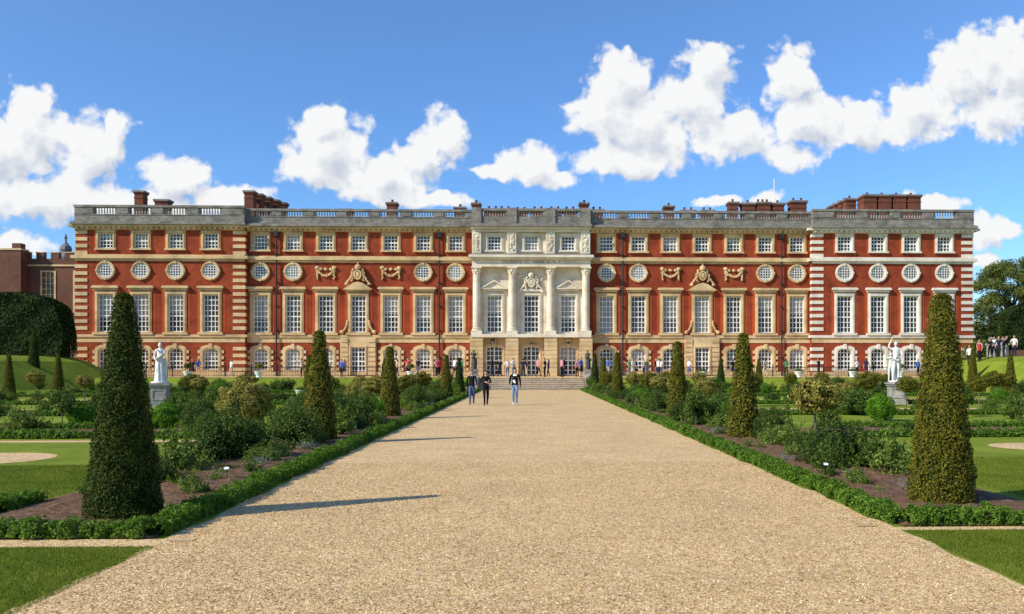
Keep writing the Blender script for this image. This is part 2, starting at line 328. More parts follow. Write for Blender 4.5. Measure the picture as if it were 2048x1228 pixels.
sheet('gravel_strip',-40,-4.0,9.74,10.16,.006,M_gravel)
sheet('gravel_strip',4.3,40,10.43,10.64,.006,M_gravel)
def capsule(name,x0,x1,yc,r,z,m,sx):
    b=B(); pts=[]
    for i in range(25):
        a=-pi/2+pi*i/24; pts.append((x0+sx*math.cos(a)*r*1.0,yc+math.sin(a)*r))
    pts+=[(x1,yc+r),(x1,yc-r)]
    b.v=[(x,y,z) for x,y in pts]; b.f=[tuple(range(len(pts)))]; b.make(name,m)
capsule('gravel_patch',-11.4,-40,19.3,1.3,.006,M_gravel,1)
capsule('gravel_patch',12.3,40,21.4,1.1,.006,M_gravel,-1)
for (x0,x1,y0,y1) in ((-36,-7.6,23.4,24.0),(8.2,36,26.9,27.5),(-36,-8,41,42),(8,36,41,42),(-36,-8,54,55),(8,36,54,55)):
    sheet('gravel_strip',x0,x1,y0,y1,.007,M_gravel)
for s in (-1,1):
    b=B(); prof=[(36,0.0),(37,.25),(40.5,2.45),(42,2.85),(43.5,2.95),(120,3.0)]
    yy=[(-50,1),(84,1),(90,.4),(93,.02)]
    for i in range(len(prof)-1):
        for j in range(len(yy)-1):
            (xa,za),(xb,zb)=prof[i],prof[i+1]; (ya,ka),(yb,kb)=yy[j],yy[j+1]
            b.quad((s*xa,ya,za*ka+.01),(s*xb,ya,zb*ka+.01),(s*xb,yb,zb*kb+.01),(s*xa,yb,za*kb+.01))
    b.make('grass_bank',M_lawn)
TZ=1.05
b=B(); b.box(-52,52,80,97.2,.02,TZ); b.make('terrace',M_gravel)
for (x0,x1) in ((-52,-4.6),(5.0,52)):
    b=B(); b.quad((x0,76.6,.012),(x1,76.6,.012),(x1,79.97,TZ-.03),(x0,79.97,TZ-.03)); b.quad((x0,79.97,TZ+.006),(x1,79.97,TZ+.006),(x1,82.5,TZ+.006),(x0,82.5,TZ+.006)); b.make('grass_slope',M_lawn)
steps=empty('stone_steps'); b=B()
for i in range(6):
    b.box(-4.4,4.8,78+i*.36,80.3,.02+i*.17,.02+(i+1)*.17-.03)
b.make('risers',M_ped,steps)
b=B()
for i in range(6): b.box(-4.45,4.85,77.96+i*.36,78+i*.36+.4,.02+(i+1)*.17-.028,.02+(i+1)*.17+.012)
b.make('treads',M_tan,steps)
b=B()
for x in (-4.75,4.87): b.box(x,x+.3,77.4,80.4,0.01,1.12)
b.make('side_walls',M_ped,steps)
# ------------------------------------------------------------ palace
CX=.2; D=96.8; WP=.8; PP=.5
pal=empty('baroque_palace')
tan,white,pale,grey,balu,bars,glass,blind,mid,brick,rub,lead,pipe,chim=[B() for _ in range(14)]
def outline(cx,w,z0,z1,a=0,n=8):
    pts=[(cx-w/2,z0),(cx+w/2,z0)]
    if a<=0: pts+=[(cx+w/2,z1),(cx-w/2,z1)]; return pts
    for i in range(n+1):
        t=pi*i/n; pts.append((cx+w/2*math.cos(t),z1-a+a*math.sin(t)))
    return pts
def window(cx,z0,z1,w,yf,cols,rows,sb,sw=.33,arch=0,sill=True,door=False):
    inn=outline(cx,w,z0,z1,arch); outp=outline(cx,w+2*sw,z0-(sw*.6 if not door else .0),z1+sw,arch)
    sb.ring(outp,inn,yf-.12,yf+.33,yf+.01)
    o2=outline(cx,w+2*sw-.24,z0-.02,z1+sw-.12,arch)
    if sw>.2: sb.ring(o2,outline(cx,w+.10,z0-.01,z1+.05,arch),yf-.17,yf-.11,yf-.11)
    if sill and not door: sb.box(cx-w/2-sw-.08,cx+w/2+sw+.08,yf-.26,yf-.121,z0-.20,z0-.02)
    r=random.random(); yg=yf+.27
    def pane(t,za,zb): t.quad((cx-w/2-.02,yg,za),(cx+w/2+.02,yg,za),(cx+w/2+.02,yg,zb),(cx-w/2-.02,yg,zb))
    zm=z0+(z1-z0)*random.choice([.35,.5,.5,.65])
    right=cx>30
    main=random.choice([mid,glass,glass,mid]) if not right else glass
    if door: main=glass
    if r<(.08 if right or door else .32): pane(blind,zm,z1); pane(main,z0,zm)
    elif r<(.10 if right or door else .38): pane(blind,z0,z1)
    else: pane(main,z0,z1)
    bars.ring(outline(cx,w+.02,z0-.01,z1+.01,arch),outline(cx,w-.18,z0+.09,z1-.09,max(arch-.04,0)),yf+.14,yf+.24)
    t=.036
    for i in range(1,cols):
        x=cx-w/2+w*i/cols; zt=z1-(arch*(1-math.sqrt(max(0,1-(2*(x-cx)/w)**2))) if arch else 0)
        tt=t*1.9 if (door and i==cols//2) else t
        bars.box(x-tt,x+tt,yf+.165,yf+.23,z0+.05,zt-.03)
    for j in range(1,rows):
        z=z0+(z1-z0)*j/rows; hw=w/2
        if arch and z>z1-arch: hw=w/2*math.sqrt(max(0,1-((z-(z1-arch))/arch)**2))
        tt=t*1.8 if j==rows//2 else t
        bars.box(cx-hw+.04,cx+hw-.04,yf+.16,yf+.225,z-tt,z+tt)
    return (cx-w/2,cx+w/2,z0,z1)
def roundwin(cx,cz,yf,sb,ro=1.0,ri=.74):
    def c(r,n=28): return [(cx+r*math.cos(2*pi*i/n),cz+r*math.sin(2*pi*i/n)) for i in range(n)]
    sb.ring(c(ro),c(ri),yf-.16,yf-.01,yf+.01); sb.ring(c(ro-.06),c(ri+.1),yf-.21,yf-.155,yf-.155)
    for a in range(4):
        x=cx+math.cos(a*pi/2)*(ro-.1); z=cz+math.sin(a*pi/2)*(ro-.1); sb.box(x-.11,x+.11,yf-.26,yf-.02,z-.11,z+.11)
    t=random.choice([mid,glass,blind,mid])
    t.v+=[(x,yf-.03,z) for x,z in c(ri+.02)]; n=len(t.v)-28; t.f.append(tuple(range(n,n+28)))
    bars.ring(c(ri+.01),c(ri-.08),yf-.10,yf-.04)
    for i in range(-2,3):
        x=i*.27; h=math.sqrt(max(0,(ri-.04)**2-x*x)); bars.box(cx+x-.03,cx+x+.03,yf-.088,yf-.045,cz-h,cz+h)
        bars.box(cx-h,cx+h,yf-.092,yf-.05,cz+x-.03,cz+x+.03)
def wall(b,x0,x1,z0,z1,y,holes):
    xs=sorted(set(v for v in [x0,x1]+[h[0] for h in holes]+[h[1] for h in holes] if x0<=v<=x1)); zs=sorted(set(v for v in [z0,z1]+[h[2] for h in holes]+[h[3] for h in holes] if z0<=v<=z1))
    for i in range(len(xs)-1):
        for j in range(len(zs)-1):
            mx_,mz=(xs[i]+xs[i+1])/2,(zs[j]+zs[j+1])/2
            if any(h[0]<mx_<h[1] and h[2]<mz<h[3] for h in holes): continue
            b.quad((xs[i],y,zs[j]),(xs[i+1],y,zs[j]),(xs[i+1],y,zs[j+1]),(xs[i],y,zs[j+1]))
def swag(b,cx,cz,y,w=1.6):
    for t in np.linspace(-1,1,22):
        x=cx+t*w/2; z=cz+.15-.5*(1-t*t); b.blob((x,y,z),(.13,.13,.14),1,.25)
        if random.random()<.7: b.blob((x+random.uniform(-.1,.1),y-.06,z+random.uniform(-.12,.12)),(.09,.1,.09),1,.3)
    for s in (-1,1):
        for k in range(9): b.blob((cx+s*(w/2+.08)+random.uniform(-.07,.07),y,cz+.45-k*.14),(.13-.004*k,.12,.12),1,.3)
        b.blob((cx+s*(w/2+.1),y-.05,cz+.5),(.24,.16,.2),2,.15)
    for s in (-.35,.35,0): b.blob((cx+s*w,y,cz+.35),(.2,.14,.16),2,.2)
def relief(b,x0,x1,z0,z1,y,n):
    for _ in range(n):
        r=random.uniform(.06,.16); b.blob((random.uniform(x0,x1),y,random.uniform(z0,z1)),(r,.1,r*1.1),1,.3)
def cartouche(b,cx,z,y):
    b.ring([(cx+.40*math.cos(2*pi*i/20),z+1.1+.55*math.sin(2*pi*i/20)) for i in range(20)],[(cx+.27*math.cos(2*pi*i/20),z+1.1+.4*math.sin(2*pi*i/20)) for i in range(20)],y-.3,y-.15,y+.2)
    b.blob((cx,y-.1,z+1.1),(.30,.2,.43),2,.03)
    for k in range(9): b.blob((cx+random.uniform(-.16,.16),y-.26,z+1.1+random.uniform(-.28,.28)),(.06,.08,.07),1,.2)
    b.lathe(cx,y-.1,[(.30,z+1.68),(.32,z+1.78),(.34,z+1.95),(.24,z+2.12),(.08,z+2.2),(.08,z+2.3),(.02,z+2.42)],12)
    for s in (-1,1):
        for k in range(16):
            t=k/15; b.blob((cx+s*(.45+.75*t**1.3)+random.uniform(-.05,.05),y-.05,z+1.35-1.15*t+random.uniform(-.05,.05)),(.16-.04*t,.2,.16-.03*t),1,.35)
        for k in range(10): b.blob((cx+s*(.58+random.uniform(-.12,.14)),y-.1,z+.45+k*.12),(.11,.16,.11),1,.35)
        b.blob((cx+s*.5,y-.08,z+1.62),(.13,.18,.17),2,.2); b.blob((cx+s*1.2,y-.05,z+.12),(.22,.2,.15),2,.15)
def bay(cx,yf,sb,kind='std',wing=False):
    H=[]
    H.append(window(cx,5.72,9.65,1.56,yf,4,7,sb,.33,sill=False))
    sb.box(cx-1.3,cx+1.3,yf-.34,yf-.005,5.44,5.66)
    if kind!='door':
        sb.box(cx-1.22,cx+1.22,yf-.2,yf-.004,10.06,10.30); sb.box(cx-1.38,cx+1.38,yf-.42,yf-.002,10.302,10.46); sb.box(cx-1.32,cx+1.32,yf-.34,yf-.003,10.462,10.56)
    H.append(window(cx,14.5,16.1,1.45,yf,4,4,sb,.30))
    if kind=='std': roundwin(cx,12.15,yf,sb)
    if kind=='swag': swag(tan,cx,12.1,yf-.12)
    if kind=='door':
        z=10.25; sb.box(cx-1.3,cx+1.3,yf-.3,yf-.004,z-.18,z)
        sb.prism([(cx-1.55,z+.002),(cx+1.55,z+.002),(cx+1.3,z+.2),(cx+.5,z+.72),(cx,z+.85),(cx-.5,z+.72),(cx-1.3,z+.2)],yf-.5,yf-.002)
        cartouche(sb,cx,10.75,yf-.3)
        for s in (-1,1):
            for k in range(8): sb.blob((cx+s*(1.15+.55*(k/7)**2),yf-.15,6.9-k*.17),(.14,.14,.14),1,.15)
            sb.blob((cx+s*1.72,yf-.18,5.75),(.22,.2,.22),2)
        H.append((cx-.85,cx+.85,TZ,4.25))
        wall(tan,cx-1.9,cx+1.9,TZ,5.15,yf-.2,[(cx-.8,cx+.8,TZ,4.2)])
        for s in (-1,1): tan.quad((cx+s*1.9,yf-.2,TZ),(cx+s*1.9,yf+.0,TZ),(cx+s*1.9,yf,5.15),(cx+s*1.9,yf-.2,5.15))
        window(cx,TZ+.1,4.1,1.5,yf-.2,4,6,sb,.22,door=True)
        for k in range(8):
            z=TZ+.3+k*.5
            for s in (-1,1): tan.box(cx+s*1.45-.38,cx+s*1.45+.38,yf-.30,yf-.203,z-.2,z+.2)
    else:
        H.append(window(cx,1.75,4.0,1.5,yf,4,5,sb,.36,arch=.42,sill=False))
        sb.box(cx-.16,cx+.16,yf-.28,yf-.122,3.95,4.5)
        for s in (-1,1):
            for k in range(4): sb.box(cx+s*1.22-.14,cx+s*1.22+.14,yf-.10,yf-.003,1.6+k*.62,1.95+k*.62)
    for s in (-1,1):
        xa,xb=sorted((cx+s*1.11,cx+s*1.45))
        rub.quad((xa,yf-.018,5.66),(xb,yf-.018,5.66),(xb,yf-.018,10.05),(xa,yf-.018,10.05))
        xa,xb=sorted((cx+s*1.02,cx+s*1.25))
        rub.quad((xa,yf-.018,14.1),(xb,yf-.018,14.1),(xb,yf-.018,16.41),(xa,yf-.018,16.41))
    return H
def bands(x0,x1,yf,sb,top=0.0):
    sb.box(x0,x1,yf-.12,yf-.001,13.15,13.40); sb.box(x0-.05,x1+.05,yf-.36,yf-.001,13.402,13.72); sb.box(x0-.02,x1+.02,yf-.24,yf-.001,13.722,13.82)
    sb.box(x0,x1,yf-.20,yf-.001,5.16,5.438)
    tan.box(x0,x1,yf-.06,yf-.001,4.62,5.158)
    tan.box(x0,x1,yf-.14,yf-.001,TZ,1.50)
    sb.box(x0,x1,yf-.22,yf-.001,16.42,16.70); sb.box(x0-.1,x1+.1,yf-.55,yf-.001,16.702,16.93)
    for x in np.arange(x0+.2,x1-.1,.55): sb.box(x,x+.26,yf-.5,yf-.222,16.50,16.70)
    grey.box(x0-.22,x1+.22,yf-.82,yf+.3,16.932,17.14); grey.box(x0-.14,x1+.14,yf-.68,yf+.3,17.142,17.26)
    grey.box(x0,x1,yf-.25,yf+.25,17.262,17.95); 
def balustrade(x0,x1,yf,cents,hw,ztop=18.85):
    grey.box(x0-.06,x1+.06,yf-.33,yf+.33,ztop-.24,ztop)
    grey.box(x0-.03,x1+.03,yf-.3,yf+.3,17.952,18.04)
    edges=[x0]
    for c in cents: edges+=[c-hw,c+hw]
    edges.append(x1)
    for i in range(0,len(edges),2):
        grey.box(edges[i],edges[i+1],yf-.22,yf+.22,18.041,ztop-.241)
        if edges[i+1]-edges[i]>.6: grey.box(edges[i]+.12,edges[i+1]-.12,yf-.27,yf-.221,18.12,ztop-.32)
    for c in cents:
        n=int(hw*2/.27)
        for k in range(n):
            x=c-hw+(k+.5)*2*hw/n; h=ztop-.245-18.04
            balu.lathe(x,yf,[(.085,18.04),(.085,18.07),(.05,18.09),(.095,18.04+h*.35),(.05,18.04+h*.75),(.085,18.04+h*.95),(.085,18.04+h)],7)
MO=[8.1,11.55,15.0,18.45,21.9,25.35,28.8]; KIND=['std','std','swag','door','swag','std','std']
WO=[33.75,37.4,41.0,44.65]
for s in (-1,1):
    H=[]
    for o,k in zip(MO,KIND): H+=bay(CX+s*o,D,tan,k)
    xa,xb=sorted((CX+s*6.2,CX+s*30.3))
    wall(brick,xa,xb,TZ,16.43,D,H)
    bands(xa,xb,D,tan); 
    balustrade(xa,xb,D,sorted([CX+s*o for o in MO]),1.15)
    sb=pale if s>0 else tan
    H=[]; yw=D-WP
    for o in WO: H+=bay(CX+s*o,yw,sb,'std')
    xa,xb=sorted((CX+s*30.2,CX+s*47.8))
    wall(brick,xa,xb,TZ,16.43,yw,H); bands(xa,xb,yw,sb)
    balustrade(xa,xb,yw,sorted([CX+s*o for o in WO]),1.15,19.0)
    for x in (xa,xb):
        yb=D+.01 if abs(abs(x-CX)-30.2)<.1 else D+16
        brick.quad((x,yw,TZ),(x,yb,TZ),(x,yb,16.94),(x,yw,16.94))
        k=0; z=1.6
        while z<16.2:
            if not (4.6<z+.2<5.5 or 13.0<z+.2<13.9):
                L=1.25
                x0,x1=(x-L,x+.05) if x==xb else (x-.05,x+L)
                sb.box(x0,x1,yw-.07,yw+.5,z,z+.37)
            z+=.72; k+=1
        for (za,zb,pr) in ((13.402,13.72,.36),(16.70,16.93,.55),(5.16,5.438,.2)):
            x0,x1=(x,x+pr) if x==xb else (x-pr,x)
            sb.box(x0,x1,yw-pr+.003,yb,za+.003,zb-.003)
    for o in (9.83,27.08):
        x=CX+s*o; pipe.lathe(x,D-.28,[(.085,TZ),(.085,16.2)],8); pipe.box(x-.22,x+.22,D-.5,D-.1,15.9,16.4)
        for z in (3,5.9,8.5,11,14): pipe.box(x-.14,x+.14,D-.4,D-.05,z,z+.1)
yp=D-PP; H=[]
px0,px1=CX-6.25,CX+6.25
for i,o in enumerate((-3.95,0,3.95)):
    cx=CX+o
    H.append(window(cx,5.72,9.65,1.6,yp,4,7,white,.30,sill=False))
    H.append(window(cx,14.5,16.0,1.4,yp,4,4,white,.30))
    H.append(window(cx,TZ+.12,4.25,1.75,yp,4,6,tan,.26,arch=.3,door=True))
    if i!=1:
        white.box(cx-1.15,cx+1.15,yp-.3,yp-.004,10.1,10.32)
        white.prism([(cx-1.4,10.322),(cx+1.4,10.322),(cx+1.4,10.42),(cx,11.25),(cx-1.4,10.42)],yp-.35,yp-.003)
        for s in (-1,1): white.prism([(cx+s*1.5,10.42),(cx+s*1.2,10.42),(cx,11.12),(cx,11.30)] if s<0 else [(cx,11.30),(cx,11.12),(cx+s*1.2,10.42),(cx+s*1.5,10.42)],yp-.55,yp-.351)
        white.box(cx-1.5,cx+1.5,yp-.55,yp-.31,10.325,10.415)
    else:
        white.box(cx-1.25,cx+1.25,yp-.3,yp-.004,10.1,10.32)
        cartouche(white,cx,9.95,yp-.2); relief(white,cx-1.3,cx+1.3,10.5,12.1,yp-.05,70)
    tan.box(cx-.22,cx+.22,yp-.45,yp-.13,4.3,5.0); relief(pipe,cx-.12,cx+.12,4.5,4.9,yp-.4,6)
zz=5.3
wall(white,px0,px1,zz,16.41,yp,H); wall(tan,px0,px1,TZ,zz,yp,H)
for x in (px0,px1): white.quad((x,yp,zz),(x,D,zz),(x,D,16.41),(x,yp,16.41)); tan.quad((x,yp,TZ),(x,D,TZ),(x,D,zz),(x,yp,zz))
for o in (-5.8,-2.05,2.05,5.8):
    x=CX+o
    white.lathe(x,yp-.5,[(.5,5.86),(.5,6.0),(.44,6.05),(.48,6.12),(.4,6.2),(.41,8.2),(.36,11.75),(.40,11.8),(.36,11.86),(.40,12.0),(.50,12.2),(.42,12.3),(.56,12.5)],20)
    white.box(x-.58,x+.58,yp-1.05,yp-.02,5.5,5.858); white.box(x-.56,x+.56,yp-1.02,yp-.02,12.502,12.64)
    for k in range(8):
        a=2*pi*k/8; white.blob((x+.42*math.cos(a),yp-.5+.42*math.sin(a),12.25),(.11,.11,.16),1,.2); white.blob((x+.40*math.cos(a+.4),yp-.5+.40*math.sin(a+.4),12.0),(.09,.09,.12),1,.2)
    for k in range(9): tan.box(x-.68,x+.68,yp-1.0,yp-.003,TZ+.02+k*.455,TZ+.02+k*.455+.415)
    tan.box(x-.62,x+.62,yp-.94,yp-.002,TZ,5.15)
    white.box(x-.5,x+.5,yp-.42,yp-.003,14.0,16.4); white.ring(outline(x,.9,14.15,16.3),outline(x,.62,14.3,16.15),yp-.47,yp-.421)
    relief(white,x-.2,x+.2,14.4,16.1,yp-.44,34)
for o in (-3.925,0,3.925):
    for k in range(9):
        for s in (-1,1):
            x=CX+o+s*1.2; tan.box(x-.1,x+.1,yp-.10,yp-.003,TZ+.05+k*.455,TZ+.05+k*.455+.38)
white.box(px0-.1,px1+.1,yp-1.1,yp-.001,5.16,5.498)
white.box(px0-.02,px1+.02,yp-.95,yp-.001,12.642,12.95); white.box(px0-.02,px1+.02,yp-.9,yp-.001,12.952,13.40)
white.box(px0-.2,px1+.2,yp-1.25,yp-.001,13.402,13.6); white.box(px0-.35,px1+.35,yp-1.45,yp-.001,13.602,13.85); grey.box(px0-.3,px1+.3,yp-1.4,yp-.001,13.852,13.93)
white.box(px0,px1,yp-.4,yp-.001,16.412,16.70); white.box(px0-.1,px1+.1,yp-.75,yp-.001,16.702,16.93)
grey.box(px0-.2,px1+.2,yp-1.0,yp+.3,16.931,17.14); grey.box(px0-.12,px1+.12,yp-.85,yp+.3,17.141,17.258); grey.box(px0+.01,px1-.01,yp-.4,yp+.2,17.261,17.951)
balustrade(px0,px1,yp-.1,[CX-3.95,CX,CX+3.95],1.2,18.9)
for o in (-5.8,-2.05,2.05,5.8): grey.box(CX+o-.5,CX+o+.5,yp-.55,yp-.42,17.3,18.95)
fc=bpy.data.curves.new('inscription','FONT'); fc.body='GVLIELMVS · ET · MARIA · R · R · F'; fc.size=.42; fc.align_x='CENTER'; fc.extrude=.01
fo=link(bpy.data.objects.new('inscription',fc),pal); fo.location=(CX,yp-.915,13.02); fo.rotation_euler=(pi/2,0,0); fc.materials.append(M_grey)
lead.box(CX-47.7,CX+47.7,D+.4,D+16,17.0,17.25)
brick.box(CX-47.75,CX+47.75,D+15.9,D+16.2,TZ,17.0)
lead.prism([(CX-46,17.25),(CX+46,17.25),(CX+44,17.9),(CX-44,17.9)],D+6,D+14)
def stack(x,y,w,dp,top,pots=2,z0=17.2):
    chim.box(x-w/2,x+w/2,y-dp/2,y+dp/2,z0,top-.35)
    chim.box(x-w/2-.1,x+w/2+.1,y-dp/2-.1,y+dp/2+.1,top-.348,top-.2); grey.box(x-w/2-.16,x+w/2+.16,y-dp/2-.16,y+dp/2+.16,top-.198,top)
    chim.box(x-w/2-.05,x+w/2+.05,y-dp/2-.05,y+dp/2+.05,top-.9,top-.8)
    for k in range(pots):
        xx=x-w/2+(k+.5)*w/pots; chim.lathe(xx,y,[(.17,top+.001),(.13,top+.1),(.14,top+.35),(.17,top+.4)],8)
YC=104.; 
for (px_,py_,w,pots,dy) in ((-45.5,22.6,1.0,0,0),(-42.9,21.6,1.5,0,0),(-16.2,21.4,1.1,1,0),(-21.6,20.6,1.4,0,0),(-8.2,20.9,1.2,1,0),(-6.3,21.4,.9,1,0),(-4.4,20.7,1.6,2,0),(-2.9,20.7,1.6,2,0),(-1,20.6,1.6,2,0),(1,20.7,1.6,2,0),(3,20.7,1.6,2,0),(4.8,20.7,1.6,2,0),(6.5,21.5,1.0,1,0),(8,20.7,1.5,2,0),(16.6,21.2,1.1,1,0),(18.9,20.7,1.6,2,0),(21.2,20.7,1.5,2,0),(24.3,21.7,1.1,1,0),(26.1,21.6,1.5,1,0),(27.9,21.7,1.6,3,0),(29.7,21.6,1.3,1,0),(32.1,21.9,1.9,2,0)):
    stack(px_,YC+3,w,1.3,py_,pots)
for k in range(5): stack(-31.9+k*.42,YC+k*1.8,1.0,1.2,22.1,0)
for k in range(4): stack(40.0+k*1.75,YC+1.5,1.5,2.2,22.3,1)
for k in range(4): stack(38.8-k*.1,YC+4+k*1.6,1.2,1.2,22.4,1)
tan.make('stone_dressings_tan',M_tan,pal); white.make('portal_stonework',M_white,pal); pale.make('wing_dressings_pale',M_pale,pal)
grey.make('cornice_and_parapet',M_grey,pal); balu.make('balusters',M_balu,pal); bars.make('window_glazing_bars',M_bar,pal)
glass.make('window_panes_dark',M_glass,pal); blind.make('window_blinds',M_blind,pal); mid.make('window_panes',M_mid,pal)
brick.make('brick_walls',M_brick,pal); rub.make('rubbed_brick_strips',M_rub,pal); lead.make('roof',M_lead,pal); pipe.make('downpipes',M_pipe,pal); chim.make('chimney_stacks',M_chim,pal)
fp=empty('flagpole'); b=B(); b.lathe(29.2,106.5,[(.09,17),(.08,21),(.05,24.2)],8); b.blob((29.2,106.5,24.3),(.12,.12,.12)); b.make('pole',M_bar,fp)
# ------------------------------------------------------------ tudor range on the left
tu=empty('tudor_brick_building'); b=B(); st=B(); gl=B(); ld=B()
yt=108
H=[(-57.4,-56.0,8.6,13.2),(-53.6,-52.9,8.6,13.2)]
wall(b,-63.2,-49,TZ,14.8,yt,H); b.box(-63.2,-49,yt+.3,yt+14,TZ,14.8)
for x0 in np.arange(-63.2,-49.2,1.7): b.box(x0,x0+.95,yt-.02,yt+.5,14.8,15.5); st.box(x0-.04,x0+.99,yt-.08,yt+.56,15.502,15.6)
st.box(-63.3,-49,yt-.15,yt-.001,13.9,14.1)
b.box(-63.6,-59.0,yt-1.6,yt-.01,TZ,15.6); st.box(-63.7,-58.9,yt-1.7,yt,15.602,15.8); b.box(-63.6,-62.6,yt-1.6,yt-.6,15.8,16.4); b.box(-60.,-59.0,yt-1.6,yt-.6,15.8,16.4)
for h in H:
    gl.quad((h[0],yt+.2,h[2]),(h[1],yt+.2,h[2]),(h[1],yt+.2,h[3]),(h[0],yt+.2,h[3]))
    st.ring([(h[0]-.2,h[2]-.2),(h[1]+.2,h[2]-.2),(h[1]+.2,h[3]+.2),(h[0]-.2,h[3]+.2)],[(h[0],h[2]),(h[1],h[2]),(h[1],h[3]),(h[0],h[3])],yt-.08,yt+.2,yt)
    for k in range(1,3): x=h[0]+(h[1]-h[0])*k/3; st.box(x-.05,x+.05,yt+.05,yt+.15,h[2],h[3])
    for k in range(1,7): z=h[2]+(h[3]-h[2])*k/7; st.box(h[0],h[1],yt+.06,yt+.14,z-.04,z+.04)
for x in (-54.6,-53.7):
    b.lathe(x,yt+3,[(.42,14),(.42,15.6),(.33,15.8),(.35,18.2),(.48,18.5),(.5,18.9)],8)
ld.lathe(-57.2,yt+5,[(.9,14.8),(.9,15.6),(.75,15.7),(.6,16.2),(.72,16.5),(.62,16.9),(.3,17.2),(.12,17.5),(.12,17.8),(.2,17.95),(.03,18.5)],10)
b.box(-72,-63.3,yt+6,yt+14,TZ,12.4)
for x in np.arange(-72,-63.6,1.7): b.box(x,x+.9,yt+5.9,yt+6.5,12.4,13.1)
b.make('walls',M_tudor,tu); st.make('stone_trim',M_tan,tu); gl.make('windows',M_mid,tu); ld.make('cupola',M_lead,tu)
# ------------------------------------------------------------ iron railing
for (xa,xb) in ((-46,-6.2),(6.6,46)):
    f=empty('iron_railing'); b=B()
    b.box(xa,xb,91,91.04,TZ+.9,TZ+.95); b.box(xa,xb,91,91.04,TZ+.12,TZ+.16)
    for x in np.arange(xa,xb,.16): b.box(x,x+.028,91.005,91.035,TZ,TZ+1.02)
    for x in np.arange(xa,xb,2.6): b.box(x-.04,x+.04,90.98,91.06,TZ,TZ+1.15); b.blob((x,91.02,TZ+1.2),(.07,.07,.07))
    b.make('rails',M_iron,f)
# ------------------------------------------------------------ plants
def place(name,me,x,y,z=0,s=1.0,rot=None,sz=None):
    o=link(bpy.data.objects.new(name,me)); o.location=(x,y,z); o.rotation_euler=(0,0,random.uniform(0,6.28) if rot is None else rot); o.scale=(s,s,(sz or s)); return o
def cone_mesh(name,h,rb,rt,n,leaf,m):
    def rad(t): return (rb+(rt-rb)*t)*(1+.16*t*(1-t))*np.where(t>.965,np.sqrt(np.clip(1-((t-.965)/.035)**2,0,1)),1)*np.where(t<.03,.9+t*3,1)
    u=rng.uniform(0,1,n*2); keep=rng.uniform(0,rb,n*2)<rad(u)+.05; t=u[keep][:n]; a=rng.uniform(0,2*pi,len(t))
    lump=1+.035*np.sin(a*5+t*23)+.03*np.sin(a*9-t*41)+.03*np.sin(a*3+t*61)
    inset=rng.uniform(-.055,.018,len(t))
    r=rad(t)*lump+inset
    P=np.stack([r*np.cos(a),r*np.sin(a),t*h],1); Nn=np.stack([np.cos(a),np.sin(a),.3+3*(t>.97)],1)
    tt=rng.uniform(0,1,n//18); rr=rt*np.sqrt(tt); a2=rng.uniform(0,2*pi,len(tt))
    P2=np.stack([rr*np.cos(a2),rr*np.sin(a2),h*(1-.02*tt)],1); N2=np.tile([0,0,1.],(len(tt),1))
    V=leaves(np.vstack([P,P2]),np.vstack([Nn,N2]),leaf,.38,.75)
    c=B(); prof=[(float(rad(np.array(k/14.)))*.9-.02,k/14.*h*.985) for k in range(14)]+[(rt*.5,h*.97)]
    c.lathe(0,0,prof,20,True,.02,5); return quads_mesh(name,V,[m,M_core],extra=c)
yew_near=cone_mesh('yew_cone',2.85,.46,.10,32000,.020,M_yew)
yew_gold=cone_mesh('yew_cone_g',2.95,.45,.13,32000,.020,M_yewg)
yew_far=cone_mesh('yew_cone_f',2.85,.45,.11,9000,.036,M_yew)
yew_farg=cone_mesh('yew_cone_fg',2.85,.44,.12,9000,.036,M_yewg)
place('yew_cone_topiary',yew_near,-5.10,11.5,0,1); place('yew_cone_topiary',yew_gold,5.78,12.45,0,1)
for (x,y,m) in ((-5.3,22.9,yew_farg),(-5.25,34,yew_farg),(-5.25,57,yew_farg),(-5.2,67,yew_far),(5.6,23.4,yew_farg),(5.62,34,yew_farg),(5.62,57.5,yew_farg),(5.6,68,yew_farg),(5.6,77,yew_far),
    (-32.9,58,yew_farg),(-40,74,yew_far),(-36,70,yew_farg),(-17.5,72,yew_farg),(-11.5,72,yew_far),(15.4,72,yew_far),(19,74,yew_farg),(36,72,yew_farg),(38,76,yew_farg),(31.5,58,yew_farg)):
    z=0
    if abs(x)>37: z=(abs(x)-37)/3.5*2.2
    place('yew_cone_topiary',m,x,y,z,random.uniform(.92,1.05))
def ball_pts(n,rx,rz,cz,lump=.07,shell=.16):
    v=rng.normal(0,1,(n,3)); v/=np.linalg.norm(v,axis=1,keepdims=True)
    k=1+lump*np.sin(v[:,0]*7+1)*np.sin(v[:,1]*6)*1.5+lump*np.sin(v[:,2]*9+v[:,0]*5)-shell*rng.uniform(0,1,n)**2
    return np.stack([v[:,0]*rx*k,v[:,1]*rx*k,cz+v[:,2]*rz*k],1),v
def ball_mesh(name,rx,rz,cz,n,leaf,m,trunk=0,lump=.07,asp=.5):
    P,v=ball_pts(n,rx,rz,cz,lump); keep=P[:,2]>.01; V=leaves(P[keep],v[keep],leaf,asp,.7)
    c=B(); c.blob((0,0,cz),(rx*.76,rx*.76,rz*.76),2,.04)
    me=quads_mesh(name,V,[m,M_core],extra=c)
    if trunk:
        t=B(); t.tube([(0,0,0),(.01,.01,cz*.4),(0,-.01,cz*.7),(0,0,cz)],[.04,.03,.027,.025],7); me2=quads_mesh(name,V,[m,M_core,M_trunk],extra=c)
        bm=bmesh.new(); bm.from_mesh(me2); vs=[bm.verts.new(q) for q in t.v]
        for f in t.f: ff=bm.faces.new([vs[i] for i in f]); ff.material_index=2
        bm.to_mesh(me2); bm.free(); return me2
    return me
